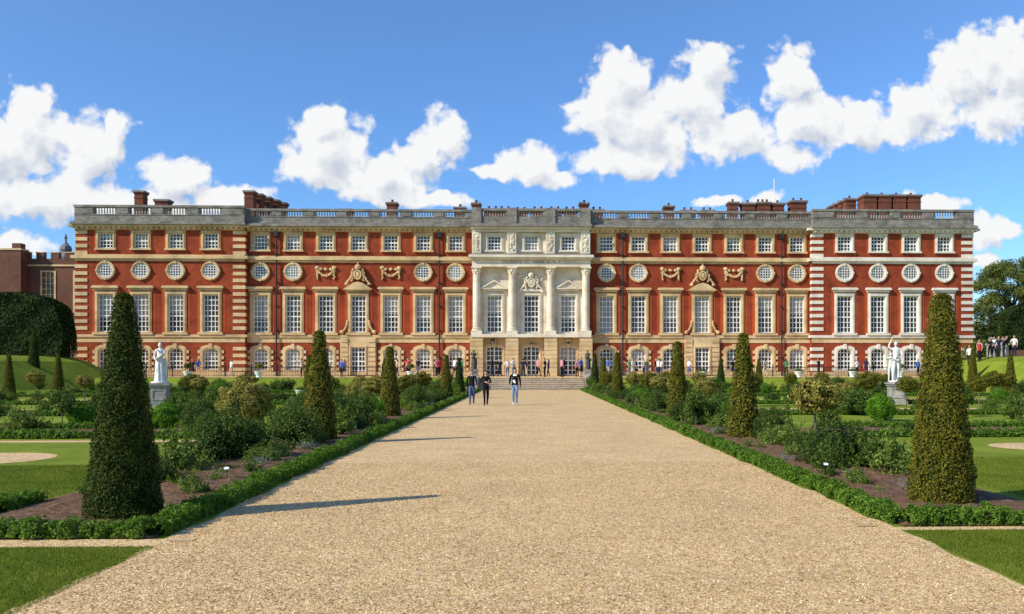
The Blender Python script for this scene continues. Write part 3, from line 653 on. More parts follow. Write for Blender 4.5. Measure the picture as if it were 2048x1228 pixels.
def clump_mesh(name,rx,h,ncl,nl,leaf,m,asp=.5,core=True,rc=.3,up=.3):
    P=[];N=[]; c=B()
    for i in range(ncl):
        a=random.uniform(0,2*pi); r=rx*math.sqrt(random.random())*.75; zz=h*(1-.75*(r/rx)**2)*random.uniform(.35,.85) 
        cc=np.array([r*math.cos(a),r*math.sin(a),zz]); k=nl//ncl; q=rng.normal(0,1,(k,3)); q/=np.linalg.norm(q,axis=1,keepdims=True)
        rr=rc*h*random.uniform(.5,1.2); P.append(cc+q*rr*rng.uniform(.5,1.2,(k,1))); N.append(q+np.array([0,0,up]))
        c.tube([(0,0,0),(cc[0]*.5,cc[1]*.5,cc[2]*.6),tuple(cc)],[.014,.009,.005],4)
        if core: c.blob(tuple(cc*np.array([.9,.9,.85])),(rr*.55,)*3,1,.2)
    for i in range(int(ncl*1.6)):
        a=random.uniform(0,2*pi); r=rx*random.random()*.9; k=18; t=np.linspace(.45,1,k)[:,None]
        tip=np.array([r*math.cos(a)*1.4,r*math.sin(a)*1.4,h*random.uniform(.85,1.25)*(1-.4*(r/rx)**2)]); P.append(tip*t+rng.normal(0,.028,(k,3))); N.append(rng.normal(0,1,(k,3)))
        c.tube([tuple(tip*.4),tuple(tip)],[.006,.003],3)
    P=np.vstack(P);N=np.vstack(N); k=P[:,2]>.01
    return quads_mesh(name,leaves(P[k],N[k],leaf,asp,.6),[m,M_core],extra=c)
def spiky_mesh(name,r,h,nst,m,leaf=.03):
    P=[];N=[]
    for i in range(nst):
        a=random.uniform(0,2*pi); l=h*random.uniform(.6,1.1); tilt=random.uniform(0,.8)*r/h*1.5; k=14
        t=np.linspace(.1,1,k)[:,None]; dirv=np.array([math.cos(a)*tilt,math.sin(a)*tilt,1]); o=np.array([random.uniform(-r,r)*.3,random.uniform(-r,r)*.3,0])
        P.append(o+dirv*t*l+rng.normal(0,.008,(k,3))); N.append(rng.normal(0,1,(k,3)))
    return quads_mesh(name,leaves(np.vstack(P),np.vstack(N),leaf,.3,.5),[m,M_core],extra=None)
m_boxball=ball_mesh('box_ball_m',.46,.43,.42,7000,.024,M_ballg)
m_std=[ball_mesh('standard_m%d'%i,.5,.36+.05*i,1.25,5000,.032,[M_holly,M_yewg][i],1,.12) for i in range(2)]
m_dome=ball_mesh('dome_m',.85,.78,.70,11000,.036,M_holly,0,.1)
m_mound=ball_mesh('mound_m',.45,.36,.22,6000,.028,M_dark,0,.12,.25)
m_sh=[clump_mesh('shrub_m0',.62,.95,26,9000,.033,M_dark),clump_mesh('shrub_m1',.6,.85,24,7000,.034,M_shrub),clump_mesh('shrub_m2',.55,.7,16,3600,.036,M_young,core=False),clump_mesh('shrub_m3',.6,.9,30,7000,.03,M_shrub,.4)]
m_sparse=[clump_mesh('rose_m%d'%i,.42,.7,12,800,.038,[M_young,M_shrub][i],core=False,rc=.24) for i in range(2)]
m_tree=[clump_mesh('young_m%d'%i,.4,.6,14,1800,.034,M_shrub,core=False) for i in range(2)]
m_spk=[spiky_mesh('herb_m0',.3,.35,60,M_lav),spiky_mesh('herb_m1',.3,.4,50,M_young,.035),spiky_mesh('herb_m2',.25,.25,60,M_dark)]
m_low=[clump_mesh('low_m%d'%i,.3,.28,9,700,.03,[M_shrub,M_young][i],core=False) for i in range(2)]
def std_tree(x,y,z=0,s=1.0,i=0): place('standard_holly_tree',m_std[i],x,y,z,s)
def young_tree(x,y,h=1.0):
    e=empty('young_rose_tree'); e.location=(x,y,0)
    b=B(); b.tube([(0,0,0),(.015,0,h*.4),(0,.01,h*.75)],[.022,.017,.013],6); b.make('trunk',M_trunk,e)
    o=link(bpy.data.objects.new('crown',random.choice(m_tree)),e); o.location=(0,0,h*.38); o.rotation_euler[2]=random.uniform(0,6); o.scale=(h*.9,h*.9,h*.95)
A=place
A('dark_shrub',m_sh[0],-6.05,18.2,0,1.1); A('rose_bush',m_sparse[0],-6.2,16.0,0,1.0); A('rose_bush',m_sparse[1],-5.9,14.6,0,.85); A('rose_bush',m_sparse[1],-6.4,17.0,0,1.0); A('shrub',m_sh[2],-6.3,15.2,0,.7)
A('herb_clump',m_spk[2],-5.5,19.9,0,1.3); A('herb_clump',m_spk[1],-5.0,18.6,0,.8); A('lavender',m_spk[0],-5.0,17.0,0,.7); A('lavender',m_spk[0],-4.9,20,0,.8); A('shrub',m_sh[2],-5.2,17.6,0,.6)
A('shrub',m_sh[3],-5.6,21.5,0,1.15); A('shrub',m_sh[1],-6.4,24.5,0,1.1); A('dark_shrub',m_sh[0],-5.6,28,0,1.05); A('shrub',m_sh[3],-5.9,31,0,1.2); A('dark_shrub',m_sh[0],-6.3,26,0,.9); A('shrub',m_sh[1],-6.3,20.5,0,.85)
A('holly_dome',m_dome,-9.5,30.4,0,.98); A('box_ball_shrub',m_boxball,-11.25,28.3,0,.95); A('box_ball_shrub',m_boxball,-14.1,28.9,0,.9)
young_tree(-14.6,28.6,1.3); young_tree(-15.9,27.2,1.0); A('rose_bush',m_sparse[1],-14.0,25.9,0,1.0); A('rose_bush',m_sparse[0],-14.6,26.1,0,1.0)
A('shrub',m_sh[1],-13.4,35,0,1.1); A('holly_dome',m_dome,-8.6,46,0,.85); A('shrub',m_sh[1],-12.4,34.3,0,.9)
std_tree(6.5,20.3,0,1.03,0)
A('dark_shrub',m_mound,5.75,16.8,0,1.35,sz=1.5); A('rose_bush',m_sparse[0],6.35,15.6,0,1.05); A('rose_bush',m_sparse[1],6.1,16.2,0,1.1); A('rose_bush',m_sparse[1],5.3,16.0,0,.8); A('shrub',m_sh[2],6.4,17.4,0,.75)
A('dark_shrub',m_mound,6.2,22.6,0,1.1,sz=1.4); A('dark_shrub',m_mound,6.15,20.0,0,.9,sz=.75); A('shrub',m_sh[2],6.0,21.0,0,.9); A('herb_clump',m_spk[1],5.4,18.4,0,.9); A('shrub',m_sh[1],6.3,18.8,0,.65)
A('lavender',m_spk[0],5.0,17.4,0,.6); A('herb_clump',m_spk[1],5.0,20.5,0,.7); A('shrub',m_sh[1],5.5,28.5,0,1.0); A('shrub',m_sh[3],6.2,29.3,0,1.1); A('shrub',m_sh[2],5.6,26,0,.9); A('lavender',m_spk[0],5.2,24.8,0,.8)
A('shrub',m_sh[1],6.4,25.6,0,.9)
A('box_ball_shrub',m_boxball,12.65,32,0,1.1); A('shrub',m_sh[1],13.2,36,0,1.2); A('shrub',m_sh[3],12.2,37,0,1.2); young_tree(17,34.7,1.15); young_tree(18.3,33.5,.9); A('rose_bush',m_sparse[0],18,33,0,1.1)
for (x,y,s,i) in ((6.7,46,.95,0),(6.8,51,1.0,1),(-6.6,50,.95,0),(-6.4,54,1.0,1),(-6.4,47,.9,1),(6.6,40,.95,0),(5.4,62,1,1),(-6.6,38.5,.9,0),(-5.6,61,1,0),(6.5,56,1,0),(-9.5,43,.9,1),(11,44.5,1,1)): std_tree(x,y,0,s,i)
A('holly_dome',m_dome,11.2,57,0,.85); A('holly_dome',m_dome,-10.6,57,0,.8); A('holly_dome',m_dome,21.5,60,0,.7)
def scatter(x0,x1,y0,y1,n,zf=0,tall=1.0):
    for _ in range(n):
        x=random.uniform(x0,x1); y=random.uniform(y0,y1); r=random.random()
        if abs(abs(x)-5.4)<.7 and min(abs(y-q) for q in (11.9,23,34,57,67.5))<1.4: continue
        if math.hypot(abs(x)-19,y-46.5)<1.3 or (abs(abs(x)*46.4/y-19)<1.2 and 36<y<47): continue
        if r<.28: A('shrub',random.choice(m_sh),x,y,zf,random.uniform(.6,1.1)*tall)
        elif r<.48: A('rose_bush',random.choice(m_sparse),x,y,zf,random.uniform(.7,1.2)*tall)
        elif r<.64: A('low_plant',random.choice(m_low),x,y,zf,random.uniform(.8,1.5))
        elif r<.78: A('herb_clump',random.choice(m_spk),x,y,zf,random.uniform(.7,1.3))
        elif r<.85: A('box_ball_shrub',m_boxball,x,y,zf,random.uniform(.7,1.1))
        elif r<.92: A('dark_shrub',m_mound,x,y,zf,random.uniform(.9,1.4))
        else: young_tree(x,y,random.uniform(1,1.3))
for s,xa,xb in ((-1,-6.7,-4.75),(1,5.0,6.8)):
    for y0,n in ((24,11),(30,12),(37,12),(43,13),(50,13),(57,12),(64,14),(71,12)): scatter(xa,xb,y0,y0+6.5,n)
    for (yy,n) in ((25.2,13),(37,28),(48,30),(61,36),(71,46)):
        scatter(*sorted((s*(8.5),s*35)),yy,yy+2.2,n,0,1.05)
for _ in range(26):
    x=random.uniform(-34,34)
    if abs(x)<8: continue
    A('shrub',random.choice(m_sh),x,random.uniform(68,76),0,random.uniform(.8,1.15))
for _ in range(22):
    x=random.choice((-1,1))*random.uniform(8,33); y=random.uniform(43,72); std_tree(x,y,0,random.uniform(.85,1.05),random.choice((0,1)))
for s,xa,xb in ((-1,-6.5,-4.8),(1,5.1,6.7)):
    for _ in range(60):
        y=random.uniform(13.2,25); x=random.uniform(xa,xb)
        A('low_plant',random.choice(m_low+m_spk[:2]+m_sparse),x,y,0,random.uniform(.25,.65))
def bed(x0,x1,y0,y1,h=.1):
    nx=max(2,int((x1-x0)/.14)) ; ny=max(2,int((y1-y0)/.14))
    nx=min(nx,160); ny=min(ny,260)
    X,Y=np.meshgrid(np.linspace(x0,x1,nx),np.linspace(y0,y1,ny)); ed=np.minimum(np.minimum(X-x0,x1-X),np.minimum(Y-y0,y1-Y))
    Z=.012+h*np.clip(ed/.6,0,1)+rng.uniform(0,.035,X.shape)*(ed>.01)
    v=np.stack([X,Y,Z],-1).reshape(-1,3); f=[(j*nx+i,j*nx+i+1,(j+1)*nx+i+1,(j+1)*nx+i) for j in range(ny-1) for i in range(nx-1)]
    me=bpy.data.meshes.new('soil_bed'); me.from_pydata(v.tolist(),[],f); me.materials.append(M_soil); link(bpy.data.objects.new('soil_bed',me))
bed(-6.95,-4.2,10.2,14,.035); bed(-6.95,-4.2,14.02,45,.09); bed(-6.95,-4.2,45.02,76.5); bed(4.5,7.05,10.7,15,.035); bed(4.5,7.05,15.02,45,.09); bed(4.5,7.05,45.02,76.5)
bed(-22,-6.97,10.2,11.9,.03); bed(7.07,22,10.7,12.3,.03)
for s in (-1,1):
    for yy in (24.9,36.5,47.6,60.6,70.4): bed(*sorted((s*8.2,s*35.5)),yy,yy+3,.06)
def edging(lines,dens,leaf,w=.30,h=.20,name='box_hedge'):
    Ps=[];Ns=[];c=B()
    for (x0,y0,x1,y1) in lines:
        L=math.hypot(x1-x0,y1-y0); n=int(L*dens); t=rng.uniform(0,1,n); th=rng.uniform(-.1,pi+.1,n)
        dx,dy=(x1-x0)/L,(y1-y0)/L; s_=t*L
        # individual little plants of uneven size
        pl=np.floor(s_/.19); rs=np.abs(np.sin(pl*12.9898+x0*3)*43758.5453)%1; ph=(s_/.19-pl)*2-1
        lump=(.72+.5*rs)*(1-.28*ph**4)+.10*np.sin(s_*27+th*4)+rng.uniform(-.26,.16,n)
        off=np.sign(np.cos(th))*np.abs(np.cos(th))**.6*w/2*lump; z=np.abs(np.sin(th))**.6*h*lump
        off=off+.03*np.sin(s_*1.7)+(rs-.5)*.05
        Ps.append(np.stack([x0+dx*s_-dy*off,y0+dy*s_+dx*off,z+.012],1)); Ns.append(np.stack([-dy*np.cos(th),dx*np.cos(th),np.sin(th)+.2],1))
        k=max(2,int(L/.25)); pts=[(x0+dx*L*i/k,y0+dy*L*i/k,h*.25) for i in range(k+1)]
        c.tube(pts,[h*.30*(1+.15*math.sin(i*2.1)) for i in range(k+1)],8)
    me=quads_mesh(name,leaves(np.vstack(Ps),np.vstack(Ns),leaf,.6,.7),[M_box,M_core],extra=c); link(bpy.data.objects.new(name,me))
edging([(-4.25,10.35,-4.3,24),(-4.3,10.32,-9,10.32),(-6.9,11.95,-10,11.95),(-6.95,12.0,-6.95,13.0)],3600,.019,.30,.18)
edging([(4.52,10.85,4.55,24),(4.6,10.82,9.5,10.82),(7.05,12.4,10.5,12.4)],3600,.019,.30,.18)
edging([(-4.3,24,-4.3,45),(4.55,24,4.55,45),(-9,24.8,-20,24.8),(-9,28.1,-20,28.1),(9,28.2,22,28.2),(9,24.6,22,24.6)],1400,.028)
edging([(-4.3,45,-4.3,76),(4.55,45,4.55,76),(-9,36.3,-30,36.3),(9,36.3,30,36.3),(-9,47.4,-33,47.4),(9,47.4,33,47.4),(-9,60.5,-35,60.5),(9,60.5,35,60.5),(-9,70,-35,70),(9,70,35,70),(-7,25,-7,75),(7.1,30,7.1,75)],520,.045)
def blades(x0,x1,y0,y1,n,h=.026):
    P=np.stack([rng.uniform(x0,x1,n),rng.uniform(y0,y1,n),np.full(n,.0)],1); a=rng.uniform(0,2*pi,n); w=.0028
    dx=np.stack([np.cos(a)*w,np.sin(a)*w,np.zeros(n)],1); hh=h*rng.uniform(.6,1.3,n); le=rng.normal(0,.5,(n,2))*hh[:,None]
    top=P+np.stack([le[:,0],le[:,1],hh],1); V=np.stack([P-dx,P+dx,top+dx*.3,top-dx*.3],1)
    me=quads_mesh('grass_blades',V,[M_grassb]); link(bpy.data.objects.new('grass_blades',me))
blades(-7.6,-3.98,5.2,9.72,90000); blades(4.38,8.2,6,10.42,90000)
blades(-10.5,-7.0,12.2,17.9,60000,.03); blades(7.3,12,12.6,19,60000,.03)
# ------------------------------------------------------------ hedges & trees at the sides
def hedge_block(name,x0,x1,y0,y1,z0,z1,n,leaf,m):
    Ps=[];Ns=[]; t=rng.uniform(0,1,n); th=rng.uniform(0,pi,n); cx,hw=(x0+x1)/2,(x1-x0)/2
    y=y0+(y1-y0)*t; k=1+.02*np.sin(y*1.3+th*3)+.02*np.sin(y*3.1+th*7)+rng.uniform(-.03,.015,n)
    P1=np.stack([cx+np.sign(np.cos(th))*np.abs(np.cos(th))**.35*hw*k,y,z0+np.abs(np.sin(th))**.35*(z1-z0)*k],1); N1=np.stack([np.cos(th),0*th,np.sin(th)],1)
    m_=n; u=rng.uniform(-1,1,m_); v=rng.uniform(0,1,m_); ok=(np.abs(u)**6+v**6)<1; u=u[ok];v=v[ok]
    P2=np.stack([cx+u*hw,np.full(len(u),y0)+rng.uniform(-.12,.1,len(u))-.2*np.cos(u*19)*np.sin(v*11),z0+v*(z1-z0)],1); N2=np.tile([0,-1.,.2],(len(u),1))
    c=B(); pts=[(cx+hw*.96*math.copysign(abs(math.cos(pi*i/16))**.35,math.cos(pi*i/16)),z0+(z1-z0)*.97*math.sin(pi*i/16)**.35) for i in range(17)]
    c.prism(pts,y0+.15,y1); me=quads_mesh(name,leaves(np.vstack([P1,P2]),np.vstack([N1,N2]),leaf,.5,.6),[m,M_core],extra=c); link(bpy.data.objects.new(name,me))
hedge_block('yew_hedge',-64,-41.9,82,84.5,2.4,8.6,50000,.11,M_hedge)
hedge_block('yew_hedge',47.6,66,89,91.5,2.4,8.4,40000,.11,M_hedge)
tr=empty('oak_tree'); b=B(); P=[];N=[]; bx,by=65.2,120
b.tube([(bx,by,2),(bx-.2,by,5),(bx+.2,by,8),(bx,by,11)],[.45,.36,.26,.14],8)
for i in range(95):
    a=random.uniform(0,2*pi); z=random.uniform(5.8,16.2); r=(6.4*math.sqrt(max(0,1-((z-10)/6.8)**2)))*random.uniform(.35,1)
    c_=np.array([bx+r*math.cos(a),by+r*math.sin(a),z]); b.tube([(bx,by,z*.45+2.5),(bx+r*.5*math.cos(a),by+r*.5*math.sin(a),z*.85),tuple(c_)],[.10,.05,.02],5)
    k=480; q=rng.normal(0,1,(k,3)); q/=np.linalg.norm(q,axis=1,keepdims=True); P.append(c_+q*np.array([1.3,1.3,.85])*rng.uniform(.3,1.1,(k,1))); N.append(q+[-.3,-.3,.5])
b.make('trunk',M_trunk,tr); me=quads_mesh('leaves',leaves(np.vstack(P),np.vstack(N),.14,.6,.6),[M_treel]); link(bpy.data.objects.new('crown',me),tr)
def bushmass(name,pts,leaf,n,m):
    P=[];N=[];c=B()
    for (x,y,z,r) in pts:
        q=rng.normal(0,1,(n,3)); q/=np.linalg.norm(q,axis=1,keepdims=True); P.append(np.array([x,y,z])+q*r*rng.uniform(.6,1.15,(n,1))); N.append(q+[0,0,.3]); c.blob((x,y,z),(r*.7,)*3,2,.05)
    link(bpy.data.objects.new(name,quads_mesh(name,leaves(np.vstack(P),np.vstack(N),leaf,.5,.6),[m,M_core],extra=c)))
bushmass('distant_trees',[(58+i*2.1+random.uniform(-1,1),128+random.uniform(0,6),random.uniform(3,4.8)+min(i,3)*.5,random.uniform(1.6,2.4)) for i in range(14)]+[(-95+i*2.2,135,random.uniform(4,7),2.6) for i in range(10)],.2,1500,M_treel)
bushmass('garden_shrubbery',[(46.3+i*1.0,92.5,3.2+.4*math.sin(i*2),1.2) for i in range(5)],.11,1600,M_shrub)
gp=empty('stone_gate_pier'); b=B()
for x in (46.0,47.3):
    b.box(x-.3,x+.3,88,88.6,1.8,4.2); b.box(x-.4,x+.4,87.9,88.7,4.202,4.36); b.box(x-.2,x+.2,88.1,88.5,4.362,4.5); b.blob((x,88.3,4.74),(.26,.26,.26),2)
b.make('piers',M_ped,gp)
gw=B(); gw.box(47.7,60,88.2,88.6,1,3.7); gw.make('brick_garden_wall',M_tudor)
# ------------------------------------------------------------ figures
def figure(name,P,fing=True):
    V=[];E=[];T=[]
    def add(co,r,tag,par=None,ry=None):
        V.append((co,(r,ry or r))); T.append(tag); i=len(V)-1
        if par is not None: E.append((par,i))
        return i
    f=P.get('bulk',1.0)
    pel=add((0,0,.95),.135*f,2,None,.105*f); sp=add((0,.005,1.10),.125*f,1,pel,.10*f); ch=add((0,.0,1.29),.150*f,1,sp,.112*f); nb=add((0,.01,1.43),.10*f,1,ch,.07); nk=add((0,0,1.50),.052,0,nb); add((0,-.01,1.58),.058,0,nk)
    for s,k in ((-1,'R'),(1,'L')):
        el,wr=P['el'+k],P['wr'+k]
        sh=add((s*.165*f,.01,1.405),.062*f,1,nb); e=add(el,.043*f,1,sh); w=add(wr,.029,P.get('arm',1),e)
        dv=(Vector(wr)-Vector(el)).normalized(); pm=add(tuple(Vector(wr)+dv*.06),.026,0,w)
        if fing:
            ax=dv.cross(Vector((s,0,0.01))); ax=(ax if ax.length>.1 else Vector((0,1,0))).normalized()
            for j,l in enumerate((.07,.08,.075,.06)):
                b0=Vector(wr)+dv*.10+ax*(j-1.5)*.019; a1=add(tuple(b0),.0085,0,pm); a2=add(tuple(b0+dv*l*.6+Vector((-s*.012,0,0))),.008,0,a1); add(tuple(b0+dv*l+Vector((-s*.03,0,0))),.007,0,a2)
            t1=add(tuple(Vector(wr)+dv*.05-ax*.035),.010,0,pm); add(tuple(Vector(wr)+dv*.09-ax*.05),.008,0,t1)
        hp=add((s*.085,0,.90),.092*f,2,pel); kn=add(P['kn'+k],.062*f,P.get('leg',2),hp); an=add(P['an'+k],.046,P.get('leg',2),kn)
        a=Vector(P['an'+k]); he=add((a.x,a.y+.01,a.z-.055),.036,3,an); fd=P.get('foot'+k,(0,-.16,-.005)); add((a.x+fd[0]+s*.02,a.y+fd[1],a.z-.062+fd[2]),.032,3,he,.026)
    me=bpy.data.meshes.new('tmp'); me.from_pydata([v[0] for v in V],E,[]); o=bpy.data.objects.new('tmp',me); link(o)
    md=o.modifiers.new('s','SKIN'); md.use_smooth_shade=True
    for i,v in enumerate(V): me.skin_vertices[0].data[i].radius=v[1]; me.skin_vertices[0].data[i].use_root=(i==0)
    o.modifiers.new('u','SUBSURF').levels=1; o.modifiers['u'].render_levels=1
    dg=bpy.context.evaluated_depsgraph_get(); m2=bpy.data.meshes.new_from_object(o.evaluated_get(dg)); bpy.data.objects.remove(o)
    bm=bmesh.new(); bm.from_mesh(m2)
    segs=[(Vector(V[a][0]),Vector(V[b_][0]),T[b_]) for a,b_ in E]
    for fc in bm.faces:
        c=fc.calc_center_median(); best=9;tg=0
        for a,b_,t in segs:
            ab=b_-a; k=max(0,min(1,(c-a).dot(ab)/ab.length_squared)); dd=(a+ab*k-c).length
            if dd<best: best=dd; tg=t
        if P.get('open') and tg==1 and c.y<-.05 and abs(c.x)<.05+.03*(1.4-c.z) and 1.0<c.z<1.45: tg=5
        if tg==2 and c.z>.96: tg=1
        fc.material_index=tg; fc.smooth=True
    Hd=Vector((0,-.02,1.63)); R=Matrix.Rotation(P.get('turn',0),3,'Z') @ Matrix.Rotation(P.get('nod',0),3,'X')
    def addico(sub,fn,mi,cond=None):
        Vv,Ff=ICO[sub]; vs=[bm.verts.new(Hd+R@Vector(fn(*v))) for v in Vv]
        for q in Ff:
            if cond and not cond(*[sum(Vv[i][k] for i in q)/3 for k in range(3)]): continue
            try: ff=bm.faces.new([vs[i] for i in q]); ff.material_index=mi; ff.smooth=True
            except: pass
    def head(x,y,z):
        w=1-.28*max(0,-z); yy=y*.095
        if y<-.8 and abs(x)<.22 and -.35<z<.12: yy-=.022
        if y<-.7 and abs(x)<.3 and z<-.75: yy-=.01
        return (x*.077*w,yy*(1-.15*max(0,-z)),z*.118)
    addico(3,head,0)
    L=P.get('hair',1.0)
    addico(3,lambda x,y,z:(x*.085,y*.103+.006,z*.125+.005),4,lambda x,y,z: z>.45-(.9*L if y>0 else 0)-.55*max(0,y) and not(y<-.55 and z<.55))
    if L>1.2: addico(2,lambda x,y,z:(x*.08,y*.045+.085,z*.15-.09),4)
    for s in (-1,1):
        addico(1,lambda x,y,z:(s*.078+x*.012,y*.02+.005,z*.03-.005),0)
        addico(1,lambda x,y,z:(s*.03+x*.013,-.087+y*.006,z*.007+.012),6)
        addico(1,lambda x,y,z:(s*.03+x*.02,-.09+y*.006,z*.004+.034),4)
    addico(1,lambda x,y,z:(x*.025,-.083+y*.006,z*.006-.06),7)
    if P.get('skirt'):
        n=24; z0,z1=1.0,P['skirt']; rings=[]
        for k in range(6):
            t=k/5; z=z0+(z1-z0)*t; r=.14+.10*t*(z0-z1)/.5*.6
            rings.append([bm.verts.new((r*1.1*(1+.07*t*math.sin(i*1.9))*math.cos(2*pi*i/n),r*(1+.07*t*math.sin(i*1.9))*math.sin(2*pi*i/n),z)) for i in range(n)])
        for k in range(5):
            for i in range(n):
                ff=bm.faces.new([rings[k][i],rings[k][(i+1)%n],rings[k+1][(i+1)%n],rings[k+1][i]]); ff.material_index=2; ff.smooth=True
    m3=bpy.data.meshes.new(name)
    for _ in range(8): m3.materials.append(M_eye)
    bm.to_mesh(m3); bm.free()
    return m3
def col(c,n='cloth'): return mat(n,c,rough=.85,spec=.1,c2=tuple(min(1,x*1.15+.005) for x in c),scale=14)
M_skin=mat('skin',(.50,.29,.20),rough=.6,c2=(.56,.34,.24),scale=10); M_hair=mat('hair',(.02,.014,.01),rough=.6); M_hairb=mat('hair_brown',(.09,.05,.025),rough=.6); M_hairl=mat('hair_fair',(.35,.24,.12),rough=.6)
M_shoe=mat('shoe',(.04,.035,.03),rough=.6); M_eye=mat('eye_dark',(.01,.01,.01)); M_lip=mat('lips',(.35,.12,.09))
cols={k:col(v,'cloth_'+k) for k,v in dict(black=(.010,.010,.012),charcoal=(.025,.025,.03),jeans=(.07,.11,.20),ljeans=(.22,.31,.45),white=(.75,.75,.74),red=(.5,.03,.03),blue=(.05,.14,.45),grey=(.25,.25,.26),beige=(.5,.42,.3),pink=(.6,.25,.3),navy=(.015,.02,.06),green=(.06,.2,.08)).items()}
def setm(me,top,legs,shirt='white',hair=None,shoe=None):
    for i,m in enumerate((M_skin,cols[top],cols[legs],shoe or M_shoe,hair or M_hair,cols[shirt],M_eye,M_lip)): me.materials[i]=m
base=dict(elR=(-.24,.03,1.14),elL=(.24,.03,1.14),wrR=(-.26,-.06,.90),wrL=(.26,-.06,.90),knR=(-.10,-.02,.50),knL=(.10,-.02,.50),anR=(-.11,.02,.10),anL=(.11,.02,.10))
def P_(**k): d=dict(base); d.update(k); return d
walkA=P_(knR=(-.09,-.12,.51),anR=(-.09,-.20,.10),knL=(.09,.0,.49),anL=(.09,.24,.15),footL=(0,-.13,-.05),elR=(-.24,.09,1.15),wrR=(-.26,.12,.91),elL=(.24,-.05,1.15),wrL=(.25,-.20,.95))
walkB=P_(knL=(.09,-.10,.51),anL=(.09,-.16,.10),knR=(-.09,.0,.49),anR=(-.09,.20,.14),footR=(0,-.13,-.05),elL=(.24,.09,1.15),wrL=(.25,.10,.91),elR=(-.25,-.02,1.15),wrR=(-.24,-.2,.97))
hold=P_(elR=(-.25,.02,1.16),wrR=(-.10,-.22,1.17),elL=(.25,.02,1.16),wrL=(.09,-.22,1.13),knR=(-.09,-.10,.50),anR=(-.09,-.14,.10),knL=(.10,.0,.49),anL=(.10,.16,.13),nod=.25)
hip=P_(elR=(-.34,.05,1.20),wrR=(-.18,-.08,1.03)); point=P_(elL=(.32,-.12,1.35),wrL=(.40,-.34,1.45))
f1=figure('walker1',dict(walkA,open=True,bulk=1.15)); setm(f1,'black','jeans','charcoal')
f2=figure('walker2',dict(hold,bulk=1.08,hair=1.0)); setm(f2,'black','black','charcoal')
f3=figure('walker3',dict(walkB,open=True,bulk=1.15)); setm(f3,'black','ljeans','white',shoe=cols['white'])
A('person',f1,-3.0,47.0,.004,1.02,.05); A('person',f2,-2.2,45.5,.004,1.02,.25); A('person',f3,-.74,46.4,.004,1.08,-.05)
pool=[]
for i,(pz,hr,sk,arm) in enumerate(((walkA,1,0,0),(walkB,1.4,0,0),(hip,1,0,0),(hold,1.4,0,1),(point,1,0,0),(base,1.4,.55,0),(base,1,0,1))):
    q=dict(pz); q['hair']=hr; q['arm']=arm; q['bulk']=1.1
    if sk: q['skirt']=sk; q['leg']=0
    me=figure('visitor%d'%i,q); setm(me,'grey','jeans'); pool.append(me)
def visitor(x,y,z,s=None,rot=None,tops=None):
    o=A('person',random.choice(pool),x,y,z,s or random.uniform(.98,1.08),random.uniform(0,6.28) if rot is None else rot)
    for i,m in ((1,cols[random.choice(tops or ['white','black','red','blue','black','navy','beige','pink','white','charcoal','green','black'])]),(2,cols[random.choice(['jeans','navy','black','beige','black','charcoal'])]),(4,random.choice([M_hair,M_hairb,M_hairl]))):
        o.material_slots[i].link='OBJECT'; o.material_slots[i].material=m
for x in (-41,-38.3,-33,-32.5,-29,-22,-18.9,-18.3,-17.6,-12.9,-12.2,-11.8,-11.3,-10.7,-9.2,-8.6,-7,-6.6,-3.3,-2.9,-1.9,-1.4,-.7,-.2,.8,1.3,2.1,2.9,3.4,4.6,4.9,6,7.6,9.7,10.0,10.4,11,11.6,12.0,12.4,13,14,15.4,20,22.4,25.5,27.5,31.7,32.4,34,36.8,38.5):
    visitor(x+random.uniform(-.3,.3),random.uniform(83,90) if abs(x)>6 else random.uniform(80.8,90),TZ+.014)
for (x,y) in ((39.9,80.4),(40.6,80.0),(41.1,80.9),(41.7,80.2),(42.3,80.6),(42.8,79.9),(43.3,80.4),(43.6,79.6),(42.0,79.3)):
    zb=np.interp(x,(37,40.5,42,43.5,120),(.25,2.45,2.85,2.95,3.0)); visitor(x,y,float(zb)+.005,1.08,tops=['white','red','blue','navy','pink','black'])
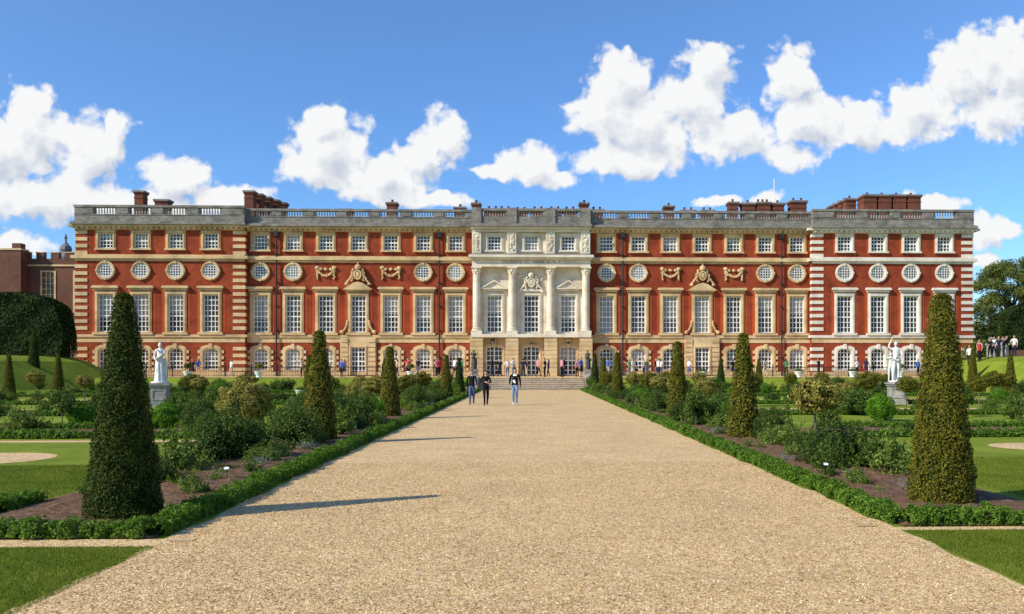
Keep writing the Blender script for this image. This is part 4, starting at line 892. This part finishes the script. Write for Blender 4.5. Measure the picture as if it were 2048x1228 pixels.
# ------------------------------------------------------------ statues
def pedestal(b,x0=0,w=.42,h=1.1):
    b.box(-w-.12,w+.12,-w-.12,w+.12,0,.16); b.box(-w-.05,w+.05,-w-.05,w+.05,.161,.24); b.box(-w,w,-w,w,.241,h-.2); b.box(-w-.06,w+.06,-w-.06,w+.06,h-.199,h-.1); b.box(-w-.12,w+.12,-w-.12,w+.12,h-.099,h)
    b.ring(outline(0,w*1.7,.32,h-.28),outline(0,w*1.35,.40,h-.36),-w-.03,-w+.002)
def mono(me,m):
    for i in range(8): me.materials[i]=m
def statue(x,y,z,pose,m,scale,drape,rot,ped=1.1,name='marble_statue',second=None):
    e=empty(name); e.location=(x,y,z); e.rotation_euler[2]=rot
    if ped: b=B(); pedestal(b,h=ped,w=.38); b.make('pedestal',M_ped,e)
    me=figure('figure',pose); mono(me,m); o=link(bpy.data.objects.new('figure',me),e); o.scale=(scale,)*3; o.location=(0,0,ped+.07)
    b=B(); b.box(-.36,.36,-.34,.34,ped+.001,ped+.09); 
    if drape:
        b.lathe(.0,.06,[(.25*scale,ped+.09),(.21*scale,ped+.4*scale),(.20*scale,ped+.8*scale),(.17*scale,ped+1.02*scale),(.15*scale,ped+1.08*scale)],48,False,.09,7)
        b.tube([(-.2*scale,-.1,ped+1.05*scale),(0,-.17*scale,ped+1.15*scale),(.18*scale,-.05,ped+1.35*scale),(.16*scale,.1,ped+1.5*scale)],[.07,.07,.06,.05],8)
        b.tube([(.22*scale,.0,ped+1.15*scale),(.25*scale,.02,ped+.7*scale),(.22*scale,.04,ped+.2)],[.04,.07,.09],8)
    else:
        b.tube([(.05,.22,ped+.05),(.08,.2,ped+.5),(.02,.17,ped+.85)],[.16,.12,.08],8)
        b.tube([(-.15,-.09,ped+1.0*scale),(.05,-.14,ped+.95*scale),(.2,.0,ped+1.02*scale),(.24,.1,ped+.6)],[.05,.07,.06,.05],8)
    b.make('drapery_and_base',m,e,True)
    if second:
        me=figure('second',second); mono(me,m); o=link(bpy.data.objects.new('companion_figure',me),e); o.scale=(scale*.72,)*3; o.location=(-.27,-.02,ped+.07)
    return e
stA=P_(knR=(-.10,-.10,.50),anR=(-.13,.06,.10),elL=(.22,-.10,1.18),wrL=(.06,-.24,1.32),elR=(-.25,.02,1.15),wrR=(-.16,-.18,1.0),nod=.3,turn=.4,bulk=1.05,hair=1.0)
stB=P_(knR=(-.11,-.12,.52),anR=(-.12,.02,.10),elR=(-.32,-.02,1.52),wrR=(-.22,-.05,1.78),elL=(.27,-.05,1.16),wrL=(.16,-.24,1.05),turn=-.4,bulk=1.15)
stC=P_(elR=(-.30,-.05,1.3),wrR=(-.22,-.2,1.5),elL=(.26,-.05,1.3),wrL=(.3,-.2,1.5))
statue(-18.45,45.6,0,stA,M_marble,1.12,True,.2,1.15); statue(19.5,47.3,0,stB,M_marble,1.2,False,-.2,1.15,second=stC)
statue(-5.6,91.0,TZ,stC,M_bronze,1.1,True,.2,.7,'bronze_statue'); statue(5.9,91.0,TZ,stA,M_bronze,1.1,True,-.2,.7,'bronze_statue')
def planter(x,y,z=TZ,i=0,s=1.0):
    e=empty('white_planter'); e.location=(x,y,z); e.scale=(s,s,s); b=B(); b.lathe(0,0,[(.24,0),(.26,.05),(.2,.1),(.3,.3),(.36,.48),(.40,.5),(.40,.56),(.33,.56),(.30,.52)],18); b.make('tub',M_bar,e,False)
    o=link(bpy.data.objects.new('foliage',m_std[i] if random.random()<.5 else m_sh[1]),e); o.location=(0,0,.3); o.scale=(.65,.65,.6)
for x in (-35.5,-31,-24.6,-10.9,16,20.5,25,30,34.5): planter(x,82.8+random.uniform(-.2,.2),TZ,random.choice((0,1)))
planter(-14.6,58,0,1,.9); planter(-20,66,0,0)
for (x,y) in ((-4.95,14.9),(5.05,15.2)):
    e=empty('plant_label'); e.location=(x,y,.1); b=B(); b.box(-.006,.006,-.006,.006,0,.17); b.make('stake',M_iron,e)
    b=B(); n=16; b.v=[(.06*math.cos(2*pi*i/n),-.02+.03*math.sin(2*pi*i/n),.17+.03*math.sin(2*pi*i/n)) for i in range(n)]; b.f=[tuple(range(n))]; b.make('plate',M_iron,e)
    b=B(); b.v=[(.045*math.cos(2*pi*i/n),-.022+.02*math.sin(2*pi*i/n),.174+.02*math.sin(2*pi*i/n)) for i in range(n)]; b.f=[tuple(range(n))]; b.make('face',M_bar,e)
for (x,y) in ((4.05,10.75),(-3.85,10.1)):
    b=B(); b.v=[(x-.13,y-.07,.012),(x+.12,y-.09,.012),(x+.17,y+.05,.012),(x-.08,y+.09,.012)]; b.f=[(0,1,2,3)]; b.make('drain_slab',M_tan)
